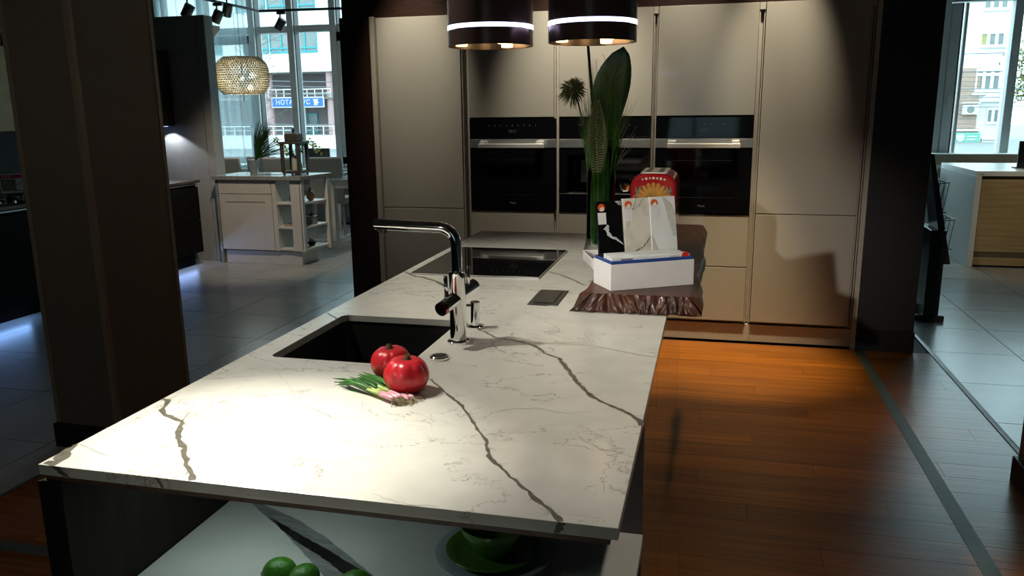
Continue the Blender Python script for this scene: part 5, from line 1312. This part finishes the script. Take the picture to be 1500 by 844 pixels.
# track lights
trk = thing('light_track', 'thin black lighting track hung above the dining corner', 'track', (-5.70, 9.0, 2.80))
MB().tube([(0.02, -1.4, 0), (-0.0, 0.72, 0)], 0.016, 4).tube([(0.0, 0.72, 0), (1.45, 0.85, 0)], 0.016, 4).build('rail', 'black_metal', trk)
for (x_, y_) in ((0, -0.6), (0, 0.5), (1.2, 0.82)): MB().tube([(x_, y_, 0.01), (x_, y_, 0.60)], 0.003, 6).build('hanger', 'black_metal', trk)
def track_spot(label, x, y, z, ang, lean):
    t = thing('track_spotlight', label, 'spotlight', (x, y, z), 0, 'black spotlights on the lighting track')
    MB().box(-0.02, 0.10, -0.018, 0.018, -0.050, -0.016).build('adapter', 'black_metal', t, bevel=0.002)
    MB().tube([(0.02, 0, -0.05), (0.02, 0, -0.13)], 0.010, 8).build('arm', 'black_metal', t)
    d = Vector((sin(lean) * cos(ang), sin(lean) * sin(ang), -cos(lean))); c = Vector((0.02, 0, -0.165))
    h_ = MB().tube([tuple(c - d * 0.065), tuple(c + d * 0.075)], 0.056, 20).build('head', 'black_metal', t, auto=40)
    return t
track_spot('black spotlight on the track in front of the bright window pane', -5.44, 9.735, 2.80, radians(180), 0.6)
track_spot('black spotlight on the track in front of the sheer curtain', -5.70, 8.75, 2.80, radians(180), 0.55)
track_spot('black spotlight on the track above the grey partition', -5.69, 8.18, 2.80, radians(180), 0.6)
track_spot('black spotlight on the track above the pendant lamp cord', -5.72, 9.0, 2.90, radians(150), 0.5)

# ================================================================== OAK COUNTER SIDE
oc = thing('oak_counter', 'white counter with oak front standing below the far window', 'counter', (3.4, 8.9, 0))
MB().box(-0.981, -0.93, -0.484, 0.75, 0, 0.868).build('waterfall_side', 'white_solid', oc, bevel=0.002)
MB().box(-0.981, 1.0, -0.484, 0.75, 0.869, 0.915).build('counter_top', 'white_solid', oc, bevel=0.002)
MB().box(-0.92, 1.0, -0.45, 0.72, 0.02, 0.868).build('carcass', 'oak_dark', oc)
for z0, z1 in ((0.150, 0.836), (0.02, 0.095)): MB().box(-0.925, 1.0, -0.476, -0.45, z0, z1).build('front_panel', 'oak', oc, bevel=0.002)
MB().box(-0.925, 1.0, -0.470, -0.45, 0.097, 0.148).build('grip_rail', 'oak_dark', oc)
MB().box(-0.955, -0.915, -0.4852, -0.484, 0.880, 0.886).build('maker_plate', 'black_metal', oc)
bc = thing('tablet_stand', 'black tablet stand on the white counter edge at the far window', 'stand', (2.92, 8.85, 0.916))
MB().box(-0.06, 0.12, -0.05, 0.05, 0, 0.012).build('base', 'black_metal', bc, bevel=0.002); MB().box(-0.03, 0.12, -0.012, 0.012, 0.012, 0.26).build('screen', 'screen', bc, bevel=0.003)
struct(MB().box(2.26, 2.36, 9.55, 10.44, 0, 0.862).build('wall_pier', 'frame', bevel=0.003), 'pale blue grey pier under the window sill beside the oak counter')

ms = thing('brochure_stand', 'black brochure stand with wire pockets beside the black column', 'stand', (1.58, 6.35, 0))
for y_ in (-0.20, 0.165): MB().box(-0.11, 0.085, y_, y_ + 0.035, 0, 0.045).build('foot', 'black_metal', ms, bevel=0.008)
MB().box(-0.055, 0.045, -0.19, 0.19, 0.045, 0.66).build('post', 'screen', ms, bevel=0.003)
MB().prism_y([(-0.10, 1.19), (-0.07, 1.19), (0.105, 0.41), (0.05, 0.41)], -0.13, 0.13).build('board', 'black_metal', ms, bevel=0.002)
for z in (0.98, 0.72):
    x_ = 0.125 - (z - 0.41) / 0.78 * 0.18
    b = MB()
    for y_ in (-0.11, 0, 0.11): b.tube([(x_ - 0.03, y_, z), (x_ + 0.055, y_, z + 0.01)], 0.004, 6).tube([(x_ + 0.055, y_, z + 0.01), (x_ + 0.03, y_, z - 0.20)], 0.0025, 6).tube([(x_ + 0.03, y_, z - 0.20), (x_ + 0.055, y_, z - 0.205)], 0.004, 6)
    b.tube([(x_ + 0.055, -0.11, z + 0.01), (x_ + 0.055, 0.11, z + 0.01)], 0.004, 6)
    b.build('wire_pocket', 'black_metal', ms)

# ================================================================== OUTSIDE
GZ = -1.2
struct(MB().box(-90, 90, -40, 130, GZ - 0.2, GZ).build('street', 'asphalt'), 'pale street outside the shop windows')

def win(parent, x0, x1, z0, z1, y, cols, fr='turquoise', pane='far_pane', t=0.12, low=None, d=0.12):
    f = MB(); f.box(x0, x1, y - d, y, z0, z0 + t).box(x0, x1, y - d, y, z1 - t, z1)
    xs = [x0 + (x1 - x0) * k / cols for k in range(cols + 1)]
    for x in xs: f.box(max(x0, x - t / 2), min(x1, x + t / 2), y - d + 0.01, y, z0 + t, z1 - t)
    if low: f.box(x0 + 0.02, x1 - 0.02, y - d - 0.01, y, z0 + low, z0 + low + t)
    o = f.build('window_frame', fr, parent)
    for k in range(cols):
        MB().box(xs[k] + t / 2, xs[k + 1] - t / 2, y - 0.04, y - 0.02, z0 + t, z1 - t).build('pane', pane if not isinstance(pane, (list, tuple)) else pane[k % len(pane)], o)
    return o
ob = thing('office_building', 'white office block with turquoise windows and pink columns across the street', 'building', (-31, 58, GZ))
def onob(o): o.parent = ob; o.location = (o.location.x + 31, o.location.y - 58, o.location.z - GZ); return o
onob(MB().box(-46, -20, 58, 66, 4.60, 16).build('upper_wall', 'facade'))
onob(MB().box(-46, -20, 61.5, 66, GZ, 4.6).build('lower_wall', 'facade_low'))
onob(MB().box(-46, -20, 58.2, 61.5, 2.55, 2.72).build('gallery_floor', 'facade_low'))
onob(MB().box(-46, -20, 57.6, 61.5, GZ, -0.2).build('base_wall', 'facade'))
for (a, b, z0, z1, c, lo_w) in ((-33.3, -29.35, 6.02, 7.65, 4, 0.28), (-35.6, -33.45, 6.02, 7.65, 2, 0.28), (-33.3, -29.35, 9.1, 10.9, 3, 0.28), (-36.0, -33.5, 9.1, 10.9, 2, 0.28), (-41, -37.5, 6.02, 7.65, 3, 0.28)):
    wnd = win(ob, a, b, z0, z1, 58.0, c, low=lo_w)
    for q_ in [wnd]: onob(q_)
for x in (-34.0, -28.78, -39.4, -23.5):
    onob(MB().lathe([(0.30, GZ), (0.30, 4.6)], (x, 58.6, 0), 20).build('column', 'pink', smooth=False))
rl = MB().box(-34, -28.6, 58.25, 58.30, 3.28, 3.34).box(-34, -28.6, 58.25, 58.30, 2.98, 3.02)
for k in range(9): rl.box(-33.9 + 0.66 * k - 0.025, -33.9 + 0.66 * k + 0.025, 58.25, 58.30, 2.72, 3.28)
onob(rl.build('railing', 'frame'))
onob(win(ob, -32.35, -31.45, -0.1, 1.5, 61.5, 1, low=0.5))
onob(MB().box(-32.65, -32.45, 61.3, 61.5, -0.1, 1.9).build('door_frame', 'facade'))
onob(win(ob, -30.2, -29.2, -0.2, 2.2, 61.5, 2, fr='gasket', pane='car_glass'))
onob(win(ob, -30.1, -29.75, 0.3, 1.2, 61.35, 1, fr='facade', pane='facade'))
rl = MB().box(-46, -24, 57.4, 57.45, 0.50, 0.55).box(-46, -24, 57.4, 57.45, 0.2, 0.23)
for k in range(26): rl.box(-46 + 0.85 * k, -45.94 + 0.85 * k, 57.4, 57.45, -0.2, 0.5)
onob(rl.build('street_railing', 'frame'))
sg = thing('notary_sign', 'blue sign with white Cyrillic letters on the office building', 'sign', (-31.29, 58.05, 2.33))
MB().box(-2.22, 2.22, -0.10, 0.0, -0.40, 0.40).build('sign_border', 'sign_white', sg); MB().box(-2.14, 2.14, -0.13, -0.10, -0.32, 0.32).build('sign_face', 'sign_blue', sg)
lettering('НОТАРИУС', 0.50, 'sign_white', sg, (-0.36, -0.145, -0.01), extrude=0.01, space=1.10)
b = MB(); b.prism_y([(1.36, 0.22), (1.80, 0.22), (1.70, 0.06), (1.84, -0.04), (1.66, -0.14), (1.74, -0.24), (1.40, -0.24), (1.46, -0.08), (1.40, 0.06)], -0.16, -0.13); b.build('emblem', 'sign_white', sg)

rb = thing('brick_building', 'white and pale brick apartment block seen past the oak counter', 'building', (19.5, 68, GZ))
def onrb(o): o.parent = rb; o.location = (o.location.x - 19.5, o.location.y - 68, o.location.z - GZ); return o
onrb(MB().box(14.6, 21.15, 68.0, 76, GZ, 12).build('wall', 'facade'))
nb = 0
brick_mesh = MB().box(0, 1.72, -0.10, 0, 0.02, 0.32).mesh('brick_course', 'brick')
brick_mesh2 = MB().box(0, 1.95, -0.10, 0, 0.02, 0.32).mesh('brick_course', 'brick')
for k in range(16):
    z = GZ + 0.34 * k
    if z > 4.2: break
    o = bpy.data.objects.new('brick_course', brick_mesh if z > -0.3 else brick_mesh2); COL.objects.link(o); o.location = (17.38, 68.0, z); onrb(o)
for (z0, z1, pn) in ((8.2, 9.8, ['far_pane']), (5.62, 7.05, ['far_pane_yellow', 'far_pane', 'far_pane', 'far_pane_yellow']), (2.45, 4.15, ['far_pane'])):
    onrb(win(rb, 18.75, 20.95, z0, z1, 68.0, 4, fr='facade', pane=pn, t=0.22, low=0.0 if z0 > 8 else (z1 - z0) * 0.68))
onrb(win(rb, 19.75, 20.6, 0.1, 1.35, 68.0, 2, fr='facade', pane='far_pane', t=0.2)); onrb(win(rb, 19.6, 20.5, -2.2 + 1.1, -0.6 + -0.1 - 0.9 + 0.0 + 0.55, 68.0, 2, fr='facade', pane='far_pane', t=0.15))
MBb = MB()
A = [(19.15 + 1.05 * (1 - cos(pi * k / 16)), 1.75 + 0.62 * sin(pi * k / 16)) for k in range(17)]
MBb.prism_y(A[::-1], 67.75, 68.0); onrb(MBb.build('arch_hood', 'facade'))
onrb(MB().box(18.6, 21.15, 67.8, 68.0, 2.25, 2.38).build('ledge', 'facade'))
onrb(MB().box(17.3, 19.3, 67.7, 68.0, -0.38, -0.25).build('ledge', 'facade'))
ac = thing('air_conditioner', 'white air conditioner box on the brick building', 'air conditioner', (18.55, 67.85, 1.22))
MB().box(-0.52, 0.52, -0.45, 0.0, -0.38, 0.34).build('case', 'facade', ac, bevel=0.02); MB().box(-0.58, 0.58, -0.50, 0.0, 0.42, 0.5).build('canopy', 'facade', ac); MB().lathe([(0.26, 0), (0.26, 0.02)], n=20).build('fan', 'far_pane', ac, loc=(-0.05, -0.45, -0.02), rot=(pi / 2, 0, 0))
gs = thing('mint_sign', 'mint green sign with a white shield on the brick building', 'sign', (18.53, 67.85, -0.88))
MB().box(-0.88, 0.88, -0.12, 0, -0.40, 0.40).build('sign_face', 'teal_sign', gs)
b = MB(); b.prism_y([(-0.75, 0.12), (-0.66, 0.26), (-0.44, 0.30), (-0.22, 0.26), (-0.13, 0.12), (-0.22, -0.16), (-0.44, -0.32), (-0.66, -0.16)], -0.16, -0.12); b.build('shield', 'sign_white', gs)
MB().box(-0.02, 0.70, -0.15, -0.12, 0.06, 0.14).box(-0.02, 0.60, -0.15, -0.12, -0.16, -0.06).build('printed_lines', 'sign_white', gs)


def tree(name, label, x, y, h, r, seed, leafy=True, spread=1.0, thin=1.0):
    t = thing(name, label, 'tree', (x, y, GZ)); rnd = random.Random(seed)
    MB().tube([(0, 0, 0), (0.1, 0, h * 0.3), (0.0, 0.1, h * 0.6), (0.1, 0, h * 0.9)], [0.16 * thin, 0.12 * thin, 0.08 * thin, 0.03 * thin], 8).build('trunk', 'bark_grey', t, smooth=True)
    mb = MB(); tips = []
    for k in range(46):
        z = rnd.uniform(0.25, 0.92) * h; a = rnd.uniform(0, 2 * pi); L1 = rnd.uniform(0.4, 1.0) * r * spread
        p = [Vector((0.05, 0, z)), Vector((L1 * 0.5 * cos(a), L1 * 0.5 * sin(a), z + L1 * 0.25)), Vector((L1 * cos(a), L1 * sin(a), z + L1 * rnd.uniform(0.2, 0.6)))]
        mb.tube(p, [0.04 * thin, 0.025 * thin, 0.008], 4); tips.append(p[2])
        for q_ in range(5):
            d = Vector((rnd.gauss(0, 1), rnd.gauss(0, 1), rnd.gauss(0, 0.6))) * 0.3 * r * 0.5; b0 = p[1].lerp(p[2], rnd.random()); mb.tube([b0, b0 + d * 0.5, b0 + d + Vector((0, 0, -0.1))], [0.014 * thin ** 0.5, 0.009 * thin ** 0.5, 0.004], 3); tips.append(b0 + d)
    tag(mb.build('branches', 'bark_grey', t), kind='stuff')
    if leafy:
        mb = MB()
        for k in range(4200):
            c = rnd.choice(tips) + Vector((rnd.gauss(0, .35), rnd.gauss(0, .35), rnd.gauss(0, .3))); u = Vector((rnd.gauss(0, 1), rnd.gauss(0, 1), rnd.gauss(0, 1))).normalized(); v = u.orthogonal().normalized(); s = rnd.uniform(0.09, 0.17)
            mb.add([c - u * s, c + v * s * 0.6, c + u * s, c - v * s * 0.6], [(0, 1, 2, 3)])
        tag(mb.build('foliage', 'tree_leaf', t), kind='stuff')
    return t
tree('bare_tree', 'bare thin branched tree in front of the office building', -22.5, 38.0, 8.6, 1.7, 2, False, thin=0.4)
tree('leafy_tree', 'green and yellow leafy tree behind the brick building', 19.9, 56.5, 7.5, 2.2, 3)
tree('leafy_tree', 'second leafy tree further along beside the brick building', 25.2, 65.5, 9.0, 3.0, 5)
def car(label, x, y, rot):
    t = thing('car', label, 'car', (x, y, GZ), rot, 'cars parked on the street')
    MB().prism_y([(-2.1, 0.30), (2.1, 0.30), (2.12, 0.62), (1.95, 0.80), (1.1, 0.90), (0.45, 1.42), (-1.1, 1.44), (-1.75, 0.98), (-2.1, 0.90)], -0.85, 0.85).build('body', 'car_paint', t, bevel=0.08, seg=3)
    MB().prism_y([(0.98, 0.93), (0.42, 1.36), (-0.2, 1.37), (-0.2, 0.93)], -0.86, 0.86).prism_y([(-0.3, 0.93), (-0.3, 1.37), (-1.05, 1.37), (-1.5, 0.98)], -0.86, 0.86).build('side_window', 'car_glass', t)
    for a in (-1.3, 1.3):
        for s in (-1, 1): MB().lathe([(0.32, -0.1), (0.32, 0.1)], n=20).build('wheel', 'rubber', t, loc=(a, s * 0.78, 0.32), rot=(pi / 2, 0, 0))
    return t
car('silver car parked outside, seen through the sheer curtain', -12.9, 20.6, 0)
car('silver car parked outside, seen beside the reed bunch', -8.6, 20.2, 0)
for i, (z0, z1, yy) in enumerate(((3.9, 3.0, 44), (3.7, 2.6, 45), (3.2, 2.2, 43), (2.9, 2.9, 46), (1.2, 0.9, 44), (0.9, 0.5, 45))):
    t = MB().tube([(-38 + 4.6 * k, yy, lerp(z0, z1, k / 8) - 0.25 * sin(pi * k / 8)) for k in range(9)], 0.022, 5)
    tag(t.build('overhead_cable', 'cable'), 'thin overhead cable crossing in front of the office building, %s from the top' % ['first', 'second', 'third', 'fourth', 'fifth', 'lowest'][i], 'cable', 'cables before the office building')
for i, (z0, z1, yy) in enumerate(((4.1, 4.4, 46), (3.3, 3.5, 47), (2.55, 2.4, 46), (2.0, 2.2, 47), (1.6, 1.6, 46))):
    t = MB().tube([(4 + 4.2 * k, yy, lerp(z0, z1, k / 6) - 0.2 * sin(pi * k / 6)) for k in range(7)], 0.022, 5)
    tag(t.build('overhead_cable', 'cable'), 'thin overhead cable crossing in front of the brick building, %s from the top' % ['first', 'second', 'third', 'fourth', 'lowest'][i], 'cable', 'cables before the brick building')
